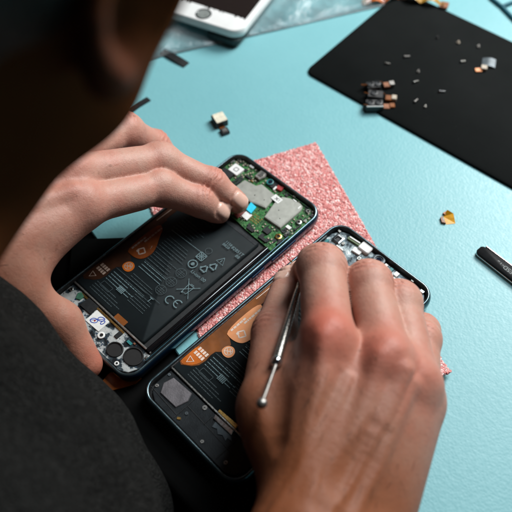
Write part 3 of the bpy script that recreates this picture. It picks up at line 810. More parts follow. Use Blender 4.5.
a = .0564
def padpt(u, v): return (-57.5 + u * cos(a) - v * sin(a), 161.8 + u * sin(a) + v * cos(a))
pad = [padpt(x + 150, y + 58) for x, y in rr(0, 0, 300, 116, 6, 6)]
b = MB(); b.prism(pad, .02, 1.8, .45)
tag(b.build('black_pad', M['black_pad'], angle=50), 'matte black rectangular pad with rounded corners, scattered with tiny screws', 'pad')

# pink cushioning sheet under both phones: gridded so its surface really is lumpy
P0 = np.array((-8.9, 118.6)); U = np.array((.905, -.425)); V = np.array((-.425, -.905))
nu, nv = 300, 184
uu, vv = np.meshgrid(np.linspace(0, 175, nu), np.linspace(0, 114, nv), indexing='ij')
xx = P0[0] + U[0] * uu + V[0] * vv; yy = P0[1] + U[1] * uu + V[1] * vv
r = np.random.default_rng(3)
lump = r.random((nu, nv))
for _ in range(1): lump = (lump + np.roll(lump, 1, 0) + np.roll(lump, 1, 1) + np.roll(lump, (1, 1), (0, 1))) / 4
zz = .6 + .9 * lump
under = np.zeros_like(zz, bool)
under |= (np.abs(xx) < 37) & (np.abs(yy) < 77)
X2 = xx - 79.19; Y2 = yy - .575
under |= (np.abs(X2) < 38) & (np.abs(Y2) < 78)
zz = np.where(under, np.minimum(zz, 1.0), zz)
edge_ = np.minimum(np.minimum(uu, 175 - uu), np.minimum(vv, 114 - vv))
zz = np.where(edge_ < .3, .15, zz)
jag = (r.random((nu, nv)) - .5) * 1.1 * (edge_ < 1.0)
xx = xx + U[0] * jag + V[0] * jag; yy = yy + U[1] * jag + V[1] * jag
lift = np.clip((uu - 159) / 16, 0, 1) * np.clip((vv + 10 - 0) / 10, 0, 1)
zz = zz + 4.0 * lift ** 2
verts = np.stack([xx, yy, zz], -1).reshape(-1, 3)
I = np.arange(nu * nv).reshape(nu, nv)
faces = np.stack([I[:-1, :-1], I[:-1, 1:], I[1:, 1:], I[1:, :-1]], -1).reshape(-1, 4)
pk = mesh_obj('cushion_sheet', verts, faces.tolist(), M['pink'], angle=None)
tag(pk, 'pink bubbly antistatic cushioning sheet lying under both opened phones', 'packing sheet')

# small amber film scrap under the left phone's bottom corner
b = MB(); b.prism(chaikin([(19, -81), (24.5, -86.5), (30, -78), (35, -68), (30, -62), (20, -66)], 1), .05 - 2.6, -1.6, .15)
tag(b.build('amber_scrap', M['amber']), 'amber orange scrap poking out beneath the bottom corner of the phone in the left hand', 'scrap')

# black panel under the left phone's lower left corner
b = MB(); b.prism([(-62, -36.5), (-32.5, -6.5), (0, -34), (-29, -66)], .05, .9, .2)
tag(b.build('black_sheet', M['black_pad']), 'thin matte black sheet partly under the left side of the phone with the green board', 'sheet')

# two black adhesive strips
def strip(label, p, q, w, z, lift=0.0):
    p = np.array(p, float); q = np.array(q, float); d = (q - p) / np.linalg.norm(q - p); n = np.array((-d[1], d[0]))
    b = MB(); K = 8; rings = []
    for i in range(K + 1):
        t = i / K; c = p + (q - p) * t; zc = z + lift * sin(pi * t)
        rings.append([(*(c - n * w / 2), zc), (*(c + n * w / 2), zc), (*(c + n * w / 2), zc + .7), (*(c - n * w / 2), zc + .7)])
    b.loft(rings, True, True)
    o = b.build('adhesive_strip', M['black_plastic'])
    return tag(o, label, 'strip')
strip('straight black foam strip on the teal mat nearest the white phone', (-146, 109.5), (-122.8, 111.6), 5.6, .05, .8)
strip('black foam strip on the teal mat just above the knuckles of the left hand', (-117.0, 71.6), (-118.5, 46), 4.2, .05, .6)

# camera module with a short flex
t = thing('camera_module', 'small cream camera module with a short flex tail alone on the teal mat', 'camera module', (-66.6, 89.0, 0), (0, 0, -.35))
b = MB(); b.prism(rr(0, 0, 9.2, 8.4, .6, 3), .1, 4.4, .3); b.build('module_body', M['black_plastic'], t)
b = MB(); b.prism(rr(0, .2, 8.4, 7.6, .5, 3), 4.41, 4.9, .15); b.build('top_plate', simple('cream_plate', (.74, .70, .56), .35), t)
b = MB(); b.prism([(4.3, -2.6), (7.4, -2.2), (7.4, 1.0), (4.3, 1.4)], .3, .7, .05); b.build('flex_tail', M['brown_film'], t)
b = MB(); b.prism(rr(9.6, -.7, 5.2, 5.2, .4, 3), .2, 2.0, .2); cn = b.build('connector', M['chip'], t)
b = MB(); b.prism(rr(9.6, -.7, 3.2, 3.0, .3, 2), 2.01, 2.3, .1); b.build('contact_plate', M['nickel'], cn)

# stack of three black camera blocks with coppery flex tabs, on the pad's corner
for i, (dx, dy, lab) in enumerate(((0, 0, 'black camera block nearest the pad edge, with a bright silver rim and copper tab'),
                                   (-5.2, 7.2, 'middle one of three black camera blocks with copper tabs on the black pad'),
                                   (-10.2, 14.6, 'farthest of three black camera blocks with copper tabs on the black pad'))):
    t = thing('camera_block', lab, 'camera block', (1.0 + dx - 2.0 + (0, 1.2, -.6)[i], 167.0 + dy * .93, 1.85 if i else .1), (0, 0, (.76, .60, .92)[i]), 'black camera blocks on the pad corner')
    b = MB(); b.prism(rr(-.6 * i, 0, 11.5 - 1.3 * i, 7.4 - .5 * i, .7, 3), 0, 5.0 - i * .6, .4); b.build('block_body', M['black_plastic'], t)
    for sx in ((-2.7, 2.7), (-1.6,), (-3.0, 1.6))[i]:
        ring = [[(sx + q * cos(a), .3 + q * sin(a), zz) for a in np.linspace(0, 2 * pi, 21)[:-1]] for q, zz in ((2.3, 5 - i * .6), (2.3, 5.7 - i * .6), (1.8, 5.8 - i * .6), (1.4, 5.3 - i * .6))]
        l = MB().loft(ring, False, True).build('lens_barrel', M['black_flex'], t)
    if i == 0:
        b = MB(); b.box(-5.4, 5.4, -3.62, -3.0, 4.9, 5.6, .15); b.build('silver_rim', M['white_label'], t)
    b = MB(); b.prism(rr(8.2, .2, 4.2, 4.6, .4, 2), .2, 2.2, .2); tb = b.build('copper_tab', M[('copper', 'brown_film', 'copper')[i]], t)
    MB().tube([(-5, -2 + i, 5.2 - i * .6), (-6.8 - i, .5 * i, 3.8), (-5.6, 2.4, 1.2), (-3.2, 4.4 - i * .3, .8), (1.5 + i, 4.6 - i * .3, 1.6), (5.4, 2.6, 2.6)], .42, 8).build('flex_lead', M['brown_film'], t)
    b = MB(); b.prism(rr(11.8, .6, 3.4, 4.0, .5, 2), .3, 2.8, .2); b.build('end_connector', M[('brown_film', 'ceramic', 'nickel')[i]], t)

# tiny screws and bits scattered on the black pad
bits = [(-20.0, 205.5, 'lies', 0.5, 3.0, 'steel', 'tiny silver screw lying farthest left on the black pad'), (4.9, 204.5, 'lies', 1.2, 3.2, 'steel', 'tiny bright silver screw lying alone near the middle of the black pad'),
        (-.1, 213.2, 'stand', .4, 2.4, 'nickel', 'tiny dull screw standing on its head mid pad'), (-14.8, 220.2, 'lies', .9, 3.4, 'nickel', 'tiny grey screw lying upper left on the black pad'),
        (23.4, 208.5, 'lies', .7, 3.4, 'bright_metal', 'brightest long thin screw on the black pad, right of the others'), (23.6, 189.6, 'stand', 0, 2.2, 'steel', 'tiny round screw nearest the front edge of the black pad'),
        (15.9, 190.0, 'lies', 1.6, 3.0, 'nickel', 'dark screw lying beside the round one near the pad front edge'), (-11.5, 250.3, 'stand', 0, 2.4, 'chip', 'tiny black bit near the far edge of the pad'),
        (2.4, 255.9, 'stand', 0, 3.0, 'ceramic', 'small pale cream bit near the far edge of the pad'), (15.1, 261.9, 'stand', 0, 2.4, 'nickel', 'small grey screw between the cream bit and the silver flex'),
        (16.4, 242.1, 'lies', 1.0, 2.6, 'steel', 'small silver screw in front of the silver flex')]
for (x, y, how, rz, L, mt, lab) in bits:
    t = thing('small_screw', lab, 'screw', (x, y, 1.8), (0, 0, rz), 'small screws and bits scattered on the black pad')
    if how == 'lies':
        MB().tube([(-L / 2, 0, .75), (0, 0, .7), (L / 2, 0, .62)], .48, 10).build('shank', M[mt], t)
        MB().tube([(-L / 2 - .7, 0, .8), (-L / 2 - .35, 0, .8), (-L / 2 + .02, 0, .8)], [.7, .85, .85], 12).build('screw_head', M[mt], t)
    else:
        MB().prism(circ(0, 0, L * .38, 14), 0, .8, .15).build('screw_head', M[mt], t)
        MB().prism(circ(0, 0, L * .19, 10), .81, 2.1, .1).build('shank', M[mt], t)

# silver flex with an amber end on the pad
t = thing('silver_flex', 'silver foil flex piece with white plug and amber end on the black pad', 'flex cable', (29.5, 252.5, 1.85), (0, 0, .5))
b = MB()
rings = [[(x, -4.2, z0), (x, 4.2, z0), (x, 4.2, z0 + .25), (x, -4.2, z0 + .25)] for x, z0 in ((-4, .1), (-1, 1.0), (2, 1.3), (5, .4))]
b.loft(rings, True, True); b.build('foil', M['grey_plate'], t)
MB().prism(rr(-2.2, -6.6, 4.0, 4.0, .4, 2), .1, 2.2, .2).build('white_plug', M['ceramic'], t)
MB().prism(rr(-5.6, -9.0, 4.4, 3.6, .5, 2, .3), .1, .9, .2).build('amber_end', M['amber_pale'], t)

# folded amber chip on the teal mat
t = thing('amber_flex', 'small folded amber flex scrap alone on the teal mat at the right', 'flex cable', (89.2, 126.2, 0), (0, 0, .2))
b = MB(); b.add([(-4, 0, .1), (0, -4.5, .1), (4.2, -1, .2), (.4, 4, 1.6), (-3.6, 3.6, 3.0)], [[0, 1, 2, 3], [0, 3, 4]]); b.build('film', simple('gold_amber_film', (.62, .30, .012), .3), t, smooth=False)
b = MB(); b.prism([(-4.4, -.6), (-3.0, -2.6), (-.4, -4.6), (-2.8, -5.2), (-5.0, -2.4)], .05, 1.4, .1); b.build('dark_end', M['brown_film'], t)
b = MB(); b.prism([(-5.2, 1.4), (-3.8, 4.6), (-1.8, 4.4), (-3.4, 1.0)], .05, 1.2, .1); b.build('stiffener', M['copper'], t)

# black antistatic tweezers, butt end in view; writing reads from the far side
tdir = -.07
t = thing('tweezers', 'black coated tweezers with pale ESD-15 lettering on the teal mat at the right edge', 'tweezers', (114.4, 118.6, 0), (0, 0, tdir))
def arm(zb, mat, name):
    b = MB(); out = []
    prof = [(0, 1.7), (.8, 2.8), (2.2, 3.4), (30, 3.9), (60, 3.7), (95, 2.2), (118, .7)]
    top = [(x, w) for x, w in prof]; bot = [(x, -w) for x, w in reversed(prof)]
    o = ccw(top + bot)
    def zof(x): return zb * (1 if x < 8 else 1 + .35 * sin(pi * min(1, (x - 8) / 110)))
    R = []
    for lvl, ins in ((0, .2), (.25, 0), (1.15, 0), (1.45, .3)):
        q = inset(o, ins) if ins else o
        R.append([(x, y, (0 if zb == 0 else zof(x)) + lvl + .05) for x, y in q])
    b.loft(R, True, True)
    return b.build(name, mat, t, angle=50)
arm(0, M['bright_metal'], 'lower_arm'); up = arm(1.6, simple('black_coating', (.006, .007, .008), .5, 0, .2, 300, spec=.15), 'upper_arm')
q = MB(); q.box(2.0, 60, 3.55, 4.2, 1.4, 3.5, .25); q.build('bright_edge', M['bright_metal'], up)
q = MB(); q.text('ESD-15', 3.7, 23.5, 1.3, 3.45, pi, 0)
# the arm bows upward: lift the letters onto it
q.v = [(x, y, 1.6 * (1 if x < 8 else 1 + .35 * sin(pi * min(1, (x - 8) / 110))) + 1.45 + .09) for x, y, z in q.v]
q.build('lettering', simple('pale_lettering', (.20, .23, .23), .6), up, smooth=False)

# amber flex ribbon curled at the far edge of the pad
for i, (x, y, rz, lab, s) in enumerate(((-66, 259, .9, 'curled amber flex ribbon at the far left corner of the black pad', 1.0), (-43, 276, .4, 'second curled amber flex ribbon, right along the far edge of the black pad', 1.1))):
    t = thing('flex_ribbon', lab, 'flex cable', (x, y, 0 if i == 0 else 1.8), (0, 0, rz))
    b = MB(); rings = []
    for k in range(25):
        u = k / 24; xx_ = -14 * s + 28 * s * u; z_ = 1.2 + 3.4 * abs(sin(2.2 * pi * u)); w_ = 3.2 + 1.2 * sin(5 * u)
        rings.append([(xx_, -w_, z_), (xx_, w_, z_ + 1.0 * sin(4 * u)), (xx_, w_, z_ + .2 + 1.0 * sin(4 * u)), (xx_, -w_, z_ + .2)])
    b.loft(rings, True, True); b.build('ribbon', M['amber'] if i == 0 else simple('dull_gold_film', (.36, .20, .03), .3), t)
    MB().prism(rr(14 * s, 0, 6, 7, .6, 3), .1, 1.8, .2).build('end_connector', M['copper'] if i else M['gold'], t)
    MB().prism(rr(-14 * s, 0, 5, 6, .6, 3), .1, 1.6, .2).build('end_connector', M['ceramic'], t)

# dark teal wire frame at the far right
t = thing('wire_frame', 'thin dark teal wire frame lying at the far top right corner', 'wire frame', (2, 312, 0))
for pth in ([(-24, 12, 1.4), (-11, 2, 1.4), (0, -1, 1.4), (14, -7, 1.4), (40, -16, 1.4)], [(0, -1, 1.4), (4, 12, 1.4), (8, 30, 1.4)], [(-24, 12, 1.4), (-8, 34, 1.4), (8, 30, 1.4), (40, 14, 1.4), (40, -16, 1.4)]):
    MB().tube(pth, 1.35, 10).build('wire', M['teal_wire'], t)

# clear plastic bag: flat wavy pouch, welded edge
cx, cy, br = -156, 212, radians(62)
nu, nv = 90, 60
uu, vv = np.meshgrid(np.linspace(-1, 1, nu), np.linspace(-1, 1, nv), indexing='ij')
LX, LY = 118.0, 62.0
ed = np.minimum(1 - np.abs(uu) ** 6, 1 - np.abs(vv) ** 6)
sx = np.sign(uu) * np.minimum(np.abs(uu) * LX, LX); sy = np.sign(vv) * np.minimum(np.abs(vv) * LY, LY)
puff = np.clip(ed, 0, 1) ** .6
wav = 1.3 * np.sin(uu * 9 + 2.1 * np.sin(vv * 5)) + 1.0 * np.sin(vv * 8 + uu * 6.3) + .6 * np.sin(uu * 23 - vv * 14)
topz = .8 + puff * (4.2 + wav * .9)
bx_ = cx + cos(br) * sx - sin(br) * sy; by_ = cy + sin(br) * sx + cos(br) * sy
va = np.stack([bx_, by_, np.maximum(topz, .45)], -1).reshape(-1, 3)
I = np.arange(nu * nv).reshape(nu, nv)
fa = np.stack([I[:-1, :-1], I[1:, :-1], I[1:, 1:], I[:-1, 1:]], -1).reshape(-1, 4)
t = thing('plastic_bag', 'flat clear plastic bag lying at the top left under the white phone', 'plastic bag')
mesh_obj('film', va, fa.tolist(), M['bag'], t, angle=None)
b = MB(); c0 = [(x, y) for x, y in rr(0, 0, 2 * LX, 2 * LY, 5, 4)]
path = [(cx + cos(br) * x - sin(br) * y, cy + sin(br) * x + cos(br) * y, .8) for x, y in c0]; path.append(path[0])
b.tube(path, .55, 8, caps=False); b.build('welded_edge', M['bag'], t)

# white phone on the bag; a dark block stands in for its shadow
pa = radians(17.3)
wc = np.array((-139.5, 143.5)) + 61 * np.array((-sin(pa), cos(pa)))
t = thing('white_phone', 'white phone with round home button and dark screen on the clear bag', 'phone', (wc[0] - .9, wc[1] + 2.6, 7.6), (0, 0, pa))
def wl(lv, cap0=False, cap1=False):
    return MB().loft([[(x, y, z) for x, y in rr(0, 0, 67 - 2 * i, 138 - 2 * i, max(9.5 - i, 2), 9)] for i, z in lv], cap0, cap1)
wl([(1.6, 0), (.5, .5), (0, 1.8), (0, 4.6), (.35, 5.6)], True).build('housing', M['white_paint'], t, angle=60)
wl([(.35, 5.6), (.55, 6.3), (1.0, 6.7), (1.7, 6.8)], False, True).build('front_glass', M['white_paint'], t, angle=30)
MB().prism(rr(0, 0, 59.5, 106, .6, 2), 6.81, 6.9, .03).build('screen', M['display'], t)
hb = MB().loft([[(q * cos(a), -61 + q * sin(a), z) for a in np.linspace(0, 2 * pi, 41)[:-1]] for q, z in ((5.9, 6.82), (5.7, 7.05), (5.0, 7.05), (4.8, 6.85))], False, True)
h = hb.build('home_button', M['bright_metal'], t)
MB().prism(circ(0, -61, 4.6, 32), 6.87, 6.95, .03).build('button_face', simple('grey_button', (.20, .22, .21), .35), h)
MB().prism(rr(0, 61, 12, 2, .9, 4), 6.82, 6.9, .03).build('earpiece_slot', M['chip'], t)
q = MB(); rr3 = random.Random(8)
for k in range(22):
    q.prism(circ(rr3.uniform(-29, 29), -53 + rr3.uniform(-.9, .9), rr3.uniform(.3, 1.0), 8), 6.86, 7.1)
q.build('glue_residue', M['display'], t, smooth=False)
b = MB(); b.prism(rr(0, 0, 26, 20, 5, 5, .3), 0, 4.2, .8)
o = b.build('shadow_block', simple('shadow_dark', (.012, .030, .032), .6), loc=(-123, 152.5, 3.2))  # dark block added in place of the white phone's shadow
tag(o, 'dark block added as the shadow under the lower right corner of the white phone', 'block')
# ------------------------------------------------------------------ the person: one signed-distance body, meshed by surface nets
class Field:
    def __init__(s, lo, hi, h, pads=6.0):
        s.lo = np.array(lo, np.float32); s.h = h; s.pad = pads
        s.n = np.ceil((np.array(hi) - np.array(lo)) / h).astype(int) + 1
        s.ax = [(s.lo[i] + h * np.arange(s.n[i])).astype(np.float32) for i in range(3)]
        s.D = np.full(s.n, 1e3, np.float32)

    def sub(s, lo, hi):
        sl = []
        for i in range(3):
            a = int(np.clip(np.floor((lo[i] - s.lo[i]) / s.h), 0, s.n[i])); b = int(np.clip(np.ceil((hi[i] - s.lo[i]) / s.h) + 1, 0, s.n[i]))
            sl.append(slice(a, b))
        return tuple(sl)

    def grid(s, sl):
        return s.ax[0][sl[0]][:, None, None], s.ax[1][sl[1]][None, :, None], s.ax[2][sl[2]][None, None, :]


def smin(a, b, k):
    if k <= 0: return np.minimum(a, b)
    h = np.maximum(k - np.abs(a - b), 0) / k
    return np.minimum(a, b) - h * h * k * .25


def d_cone(X, Y, Z, a, b, ra, rb):
    """round cone (approximate, linear radius along the segment)"""
    a = np.asarray(a, np.float32); b = np.asarray(b, np.float32); d = b - a; L2 = float(d @ d) + 1e-9
    px, py, pz = X - a[0], Y - a[1], Z - a[2]
    t = np.clip((px * d[0] + py * d[1] + pz * d[2]) / L2, 0, 1)
    return np.sqrt((px - t * d[0]) ** 2 + (py - t * d[1]) ** 2 + (pz - t * d[2]) ** 2) - (ra + (rb - ra) * t)


def frame_of(f, u):
    f = np.array(f, float); f /= np.linalg.norm(f)
    u = np.array(u, float); u = u - f * (u @ f); u /= np.linalg.norm(u)
    return f, u, np.cross(f, u)


class Body(Field):
    def cone(s, a, b, ra, rb, k, target=None):
        a = np.array(a, float); b = np.array(b, float); m = max(ra, rb) + s.pad + k
        sl = s.sub(np.minimum(a, b) - m, np.maximum(a, b) + m)
        T = s.D if target is None else target
        T[sl] = smin(T[sl], d_cone(*s.grid(sl), a, b, ra, rb), k)

    def ell(s, c, axes, rad, k, sub=False, target=None):
        c = np.array(c, float); m = max(rad) + s.pad + k
        sl = s.sub(c - m, c + m); X, Y, Z = s.grid(sl)
        q = [((X - c[0]) * ax[0] + (Y - c[1]) * ax[1] + (Z - c[2]) * ax[2]) / r for ax, r in zip(axes, rad)]
        k0 = np.sqrt(q[0] ** 2 + q[1] ** 2 + q[2] ** 2)
        k1 = np.sqrt((q[0] / rad[0]) ** 2 + (q[1] / rad[1]) ** 2 + (q[2] / rad[2]) ** 2) + 1e-6
        d = k0 * (k0 - 1) / k1
        T = s.D if target is None else target
        if sub: T[sl] = -smin(-T[sl], d, k)
        else: T[sl] = smin(T[sl], d, k)

    def add_local(s, c, m, fn):
        c = np.array(c, float); sl = s.sub(c - m, c + m)
        s.D[sl] += fn(*s.grid(sl)).astype(np.float32)


def nets(F):
    """naive surface nets -> vertices (mm), quads"""
    D = F.D; n = D.shape
    ins = D < 0
    cell = np.zeros([k - 1 for k in n], np.uint8)
    S = [(i, j, k) for i in (0, 1) for j in (0, 1) for k in (0, 1)]
    for i, j, k in S: cell += ins[i:n[0] - 1 + i, j:n[1] - 1 + j, k:n[2] - 1 + k]
    act = np.argwhere((cell > 0) & (cell < 8))
    idx = np.full(cell.shape, -1, np.int64); idx[act[:, 0], act[:, 1], act[:, 2]] = np.arange(len(act))
    acc = np.zeros((len(act), 3)); cnt = np.zeros(len(act))
    corner = {c: D[act[:, 0] + c[0], act[:, 1] + c[1], act[:, 2] + c[2]] for c in S}
    for a in S:
        for ax in range(3):
            if a[ax]: continue
            b = list(a); b[ax] = 1; b = tuple(b)
            da, db = corner[a], corner[b]
            m = (da < 0) != (db < 0)
            t = np.where(m, da / np.where(m, da - db, 1), 0)
            p = np.tile(np.array(a, float), (len(act), 1)); p[:, ax] += t
            acc[m] += p[m]; cnt[m] += 1
    V = (act + acc / cnt[:, None]) * F.h + F.lo
    Q = []
    for ax in range(3):
        o = [i for i in range(3) if i != ax]
        A = np.moveaxis(ins, ax, 0)
        flip = A[:-1] != A[1:]
        I = np.moveaxis(idx, ax, 0)
        g = np.argwhere(flip[:, 1:-1, 1:-1]); g[:, 1:] += 1
        q = np.stack([I[g[:, 0], g[:, 1] - 1, g[:, 2] - 1], I[g[:, 0], g[:, 1], g[:, 2] - 1], I[g[:, 0], g[:, 1], g[:, 2]], I[g[:, 0], g[:, 1] - 1, g[:, 2]]], 1)
        inside_first = A[:-1][g[:, 0], g[:, 1], g[:, 2]]
        if ax == 1: inside_first = ~inside_first
        q[~inside_first] = q[~inside_first][:, ::-1]
        Q.append(q)
    Q = np.concatenate(Q); Q = Q[(Q >= 0).all(1)]
    return V, Q


def snap(F, p, up, sink):
    """drop p onto the surface along -up, then sink it"""
    p = np.array(p, float) + up * 30
    for _ in range(200):
        i = np.clip(np.round((p - F.lo) / F.h).astype(int), 0, F.n - 1)
        d = F.D[i[0], i[1], i[2]]
        if d < .2: break
        p = p - up * max(.3, min(d, 3) * .7)
    return p - up * sink


def relax(P, it=4):
    P = np.array(P)
    for _ in range(it):
        Q_ = P.copy(); Q_[1:-1] = P[:-2] * .25 + P[1:-1] * .5 + P[2:] * .25; P = Q_
    return P


def smooth01(x, a, b):
    t = np.clip((x - a) / (b - a), 0, 1); return t * t * (3 - 2 * t)


def hand(lo, hi, h, fingers, mcps, wrist, thumb, forearm, palm_n, opts):
    """fingers: {name: ([PIP, DIP, TIP], radii at MCP/PIP/DIP/TIP)}, mcps: {name: point}; palm_n = direction out of the back of the hand"""
    F = Body(lo, hi, h)
    W = np.array(wrist, float)
    nb = np.array(palm_n, float); nb /= np.linalg.norm(nb)
    names = list(mcps)
    # palm: metacarpals fan out from the carpals
    side = np.array(mcps[names[-1]], float) - np.array(mcps[names[0]], float); side /= np.linalg.norm(side)
    for i, nm in enumerate(names):
        m_ = np.array(mcps[nm], float)
        base = W + side * (-13 + 26 * i / (len(names) - 1)) + (m_ - W) * .12
        r0, r1 = opts.get('meta', (13.5, 10.6))
        F.cone(base - nb * 2, m_ - nb * (r1 - opts['mcp_r'][i]) - nb * 1.0, r0, r1, 9)
    for i in range(len(names) - 1):      # webbing keeps the palm solid between the knuckles
        a, b = np.array(mcps[names[i]], float), np.array(mcps[names[i + 1]], float)
        mid = (a + b) / 2
        F.cone(mid * .88 + W * .12 - nb * 4, mid * .5 + W * .5 - nb * 4, 9.5, 12.5, 7)
    # forearm
    pts = [W] + [np.array(p, float) for p in forearm[0]]
    for i in range(len(pts) - 1):
        for s_ in (-1, 1):
            F.cone(pts[i] + side * s_ * forearm[1][i] * .38, pts[i + 1] + side * s_ * forearm[1][i + 1] * .38, forearm[1][i] * .80, forearm[1][i + 1] * .86, 12)
    # thumb
    tj, tr = [np.array(p, float) for p in thumb[0]], thumb[1]
    Dt = np.full_like(F.D, 1e3)
    for i in range(len(tj) - 1): F.cone(tj[i], tj[i + 1], tr[i], tr[i + 1], 5 if i else 3, Dt)
    F.D = smin(F.D, Dt, 11)
    if 'web' in opts:
        for a, b, ra, rb in opts['web']: F.cone(a, b, ra, rb, 12)
    # fingers, kept apart from each other, rooted in the palm
    Df = np.full_like(F.D, 1e3)
    for nm, (jj, rad) in fingers.items():
        D1 = np.full_like(F.D, 1e3)
        P = [np.array(mcps[nm], float)] + [np.array(p, float) for p in jj]
        for i in range(len(P) - 1):
            F.cone(P[i], P[i + 1], rad[i], rad[i + 1], 3.5, D1)
            mid = (P[i] + P[i + 1]) / 2            # flesh of the segment, palm side
            ax = P[i + 1] - P[i]; L = np.linalg.norm(ax); ax /= L
            dn = nb - ax * (nb @ ax); dn /= np.linalg.norm(dn) + 1e-9
            F.cone(mid - ax * L * .22 - dn * 1.4, mid + ax * L * .22 - dn * 1.4, (rad[i] + rad[i + 1]) / 2 * .93, (rad[i] + rad[i + 1]) / 2 * .91, 3, D1)
        for i in (1, 2):                            # joint swelling
            F.cone(P[i], P[i] + (P[i + 1] - P[i]) * .05, rad[i] * 1.07, rad[i] * 1.07, 4, D1)
        Df = smin(Df, D1, .9)
    F.D = smin(F.D, Df, 6.5)
    # knuckle heads and extensor tendons
    Dn = np.full_like(F.D, 1e3)
    for i, nm in enumerate(names):
        m_ = np.array(mcps[nm], float)
        kn = opts['knuckle'][i]
        F.cone(m_ + nb * (opts['mcp_r'][i] - 6.0 + kn), m_ + nb * (opts['mcp_r'][i] - 6.2 + kn) + (W - m_) * .05, 6.2, 5.8, 7)
        base = W + side * (-7 + 14 * i / (len(names) - 1)) + nb * (opts['meta'][0] - 3.2)
        st = m_ + nb * (opts['mcp_r'][i] - 2.2 + kn * .6)
        ten = [snap(F, st + (base - st) * t, nb, 1.95 + 1.7 * t) for t in np.linspace(.06, .8, 11)]
        ten = relax(ten, 6)
        for q_ in range(len(ten) - 1): F.cone(ten[q_], ten[q_ + 1], 2.4, 2.4, 0, Dn)
    F.D = smin(F.D, Dn, 5)
    Dg = np.full_like(F.D, 1e3)
    for a, b, ra, depth in opts.get('valley', ()):      # shallow groove that fades out at both ends
        g0_ = np.array([snap(F, np.array(a) + (np.array(b) - np.array(a)) * t, nb, 0) for t in np.linspace(0, 1, 13)])
        g_ = relax(g0_, 6); g_ = g0_ + nb * np.maximum(0, (g_ - g0_) @ nb)[:, None]
        rj = [ra * (.35 + .65 * float(smooth01(np.array(j / 12.), 0, .45))) for j in range(13)]
        g_ = [p + nb * (rj[j] - depth * float(smooth01(np.array(j / 12.), 0, .4)) * sin(pi * (.5 + .47 * max(0, j - 6) / 6)) + .7) for j, p in enumerate(g_)]
        for j in range(12): F.cone(g_[j], g_[j + 1], rj[j], rj[j + 1], 0, Dg)
    F.D = -smin(-F.D, Dg, 3.5)
    Dv = np.full_like(F.D, 1e3)
    for path, r_ in opts.get('veins', ()):
        fine = [np.array(path[i]) + (np.array(path[i + 1]) - np.array(path[i])) * t for i in range(len(path) - 1) for t in (0, .25, .5, .75)] + [np.array(path[-1])]
        fine = [snap(F, p, nb, r_ * 1.05 + .8 * abs(j - len(fine) / 2) / len(fine)) for j, p in enumerate(fine)]
        fine = relax(fine)
        for i in range(len(fine) - 1): F.cone(fine[i], fine[i + 1], r_, r_, 0, Dv)
    F.D = smin(F.D, Dv, 2.6)
    for c, axes, rad, k in opts.get('hollow', ()): F.ell(c, axes, rad, k, sub=True)
    for c, axes, rad, k in opts.get('flesh', ()): F.ell(c, axes, rad, k)
    # relief: transverse folds over the finger joints, nails
    joints = []; nails = []
    def folds(c, ax, dn, R, amp, lam):
        ax = ax / np.linalg.norm(ax); dn = dn - ax * (dn @ ax); dn = dn / np.linalg.norm(dn)
        def fn(X, Y, Z):
            x, y, z = X - c[0], Y - c[1], Z - c[2]
            s_ = x * ax[0] + y * ax[1] + z * ax[2]; q = x * dn[0] + y * dn[1] + z * dn[2]
            bx2 = np.sqrt(np.maximum(x * x + y * y + z * z - s_ * s_ - q * q, 0))
            wob = s_ + .5 * np.sin(bx2 * .9 + c[0])
            return amp * np.cos(2 * pi * wob / lam) * np.exp(-(s_ / (lam * 1.35)) ** 2) * smooth01(q, R * .15, R * .75) * np.exp(-(bx2 / (R * .85)) ** 4)
        F.add_local(c, R * 1.7, fn)
        joints.append((c + dn * R, R))
    for nm, (jj, rad) in fingers.items():
        P = [np.array(mcps[nm], float)] + [np.array(p, float) for p in jj]
        for i in (1, 2):
            ax = P[i + 1] - P[i - 1]; bis = (P[i] - (P[i - 1] + P[i + 1]) / 2)
            dn = bis if np.linalg.norm(bis) > 1.5 else nb
            if dn @ nb < 0: dn = nb
            folds(P[i], ax, dn + nb * .2, rad[i], opts.get('fold', 1) * (.55 if i == 1 else .42), 2.7)
        nails.append((P[2], P[3], rad[3], nb, opts.get('nail_up', {}).get(nm)))
    ax = tj[-1] - tj[-3]
    folds(tj[-2], ax, np.array(thumb[2], float), tr[-2], .35, 3.2)
    nails.append((tj[-2], tj[-1], tr[-1], np.array(thumb[2], float), None))
    nd = []
    for (p0, p1, R, up, alt) in nails:
        ax = (p1 - p0) / np.linalg.norm(p1 - p0)
        up = np.array(alt, float) if alt is not None else up
        dn = up - ax * (up @ ax); dn /= np.linalg.norm(dn); sd = np.cross(ax, dn)
        c = p1
        hw = R * .70; s0, s1 = -R * .85, R * .74
        nd.append((c, ax, dn, sd, R, hw, s0, s1))
        def edge2(s_, b_):
            # signed distance to rounded nail outline in (along, across)
            cx_ = (s0 + s1) / 2; hx = (s1 - s0) / 2; rc = hw * .62
            qx = np.abs(s_ - cx_) - hx + rc; qy = np.abs(b_) - hw + rc
            return np.sqrt(np.maximum(qx, 0) ** 2 + np.maximum(qy, 0) ** 2) + np.minimum(np.maximum(qx, qy), 0) - rc
        def fn(X, Y, Z):
            x, y, z = X - c[0], Y - c[1], Z - c[2]
            s_ = x * ax[0] + y * ax[1] + z * ax[2]; q = x * dn[0] + y * dn[1] + z * dn[2]; b_ = x * sd[0] + y * sd[1] + z * sd[2]
            e = edge2(s_, b_); up_ = smooth01(q, R * .05, R * .35)
            groove = .75 * np.exp(-((e - .35) / .75) ** 2) * np.where(s_ > s1 - 1.2, .5, 1)
            plate = -.25 * smooth01(-e, 0, .8) + .20 * smooth01(-e, 0, 2) * smooth01(s_, s0, s1)
            return up_ * (groove + plate)
        F.add_local(c, R * 2.2, fn)
    V, Q = nets(F)
    # tint attribute
    T = np.zeros((len(V), 4)); T[:, 3] = 1
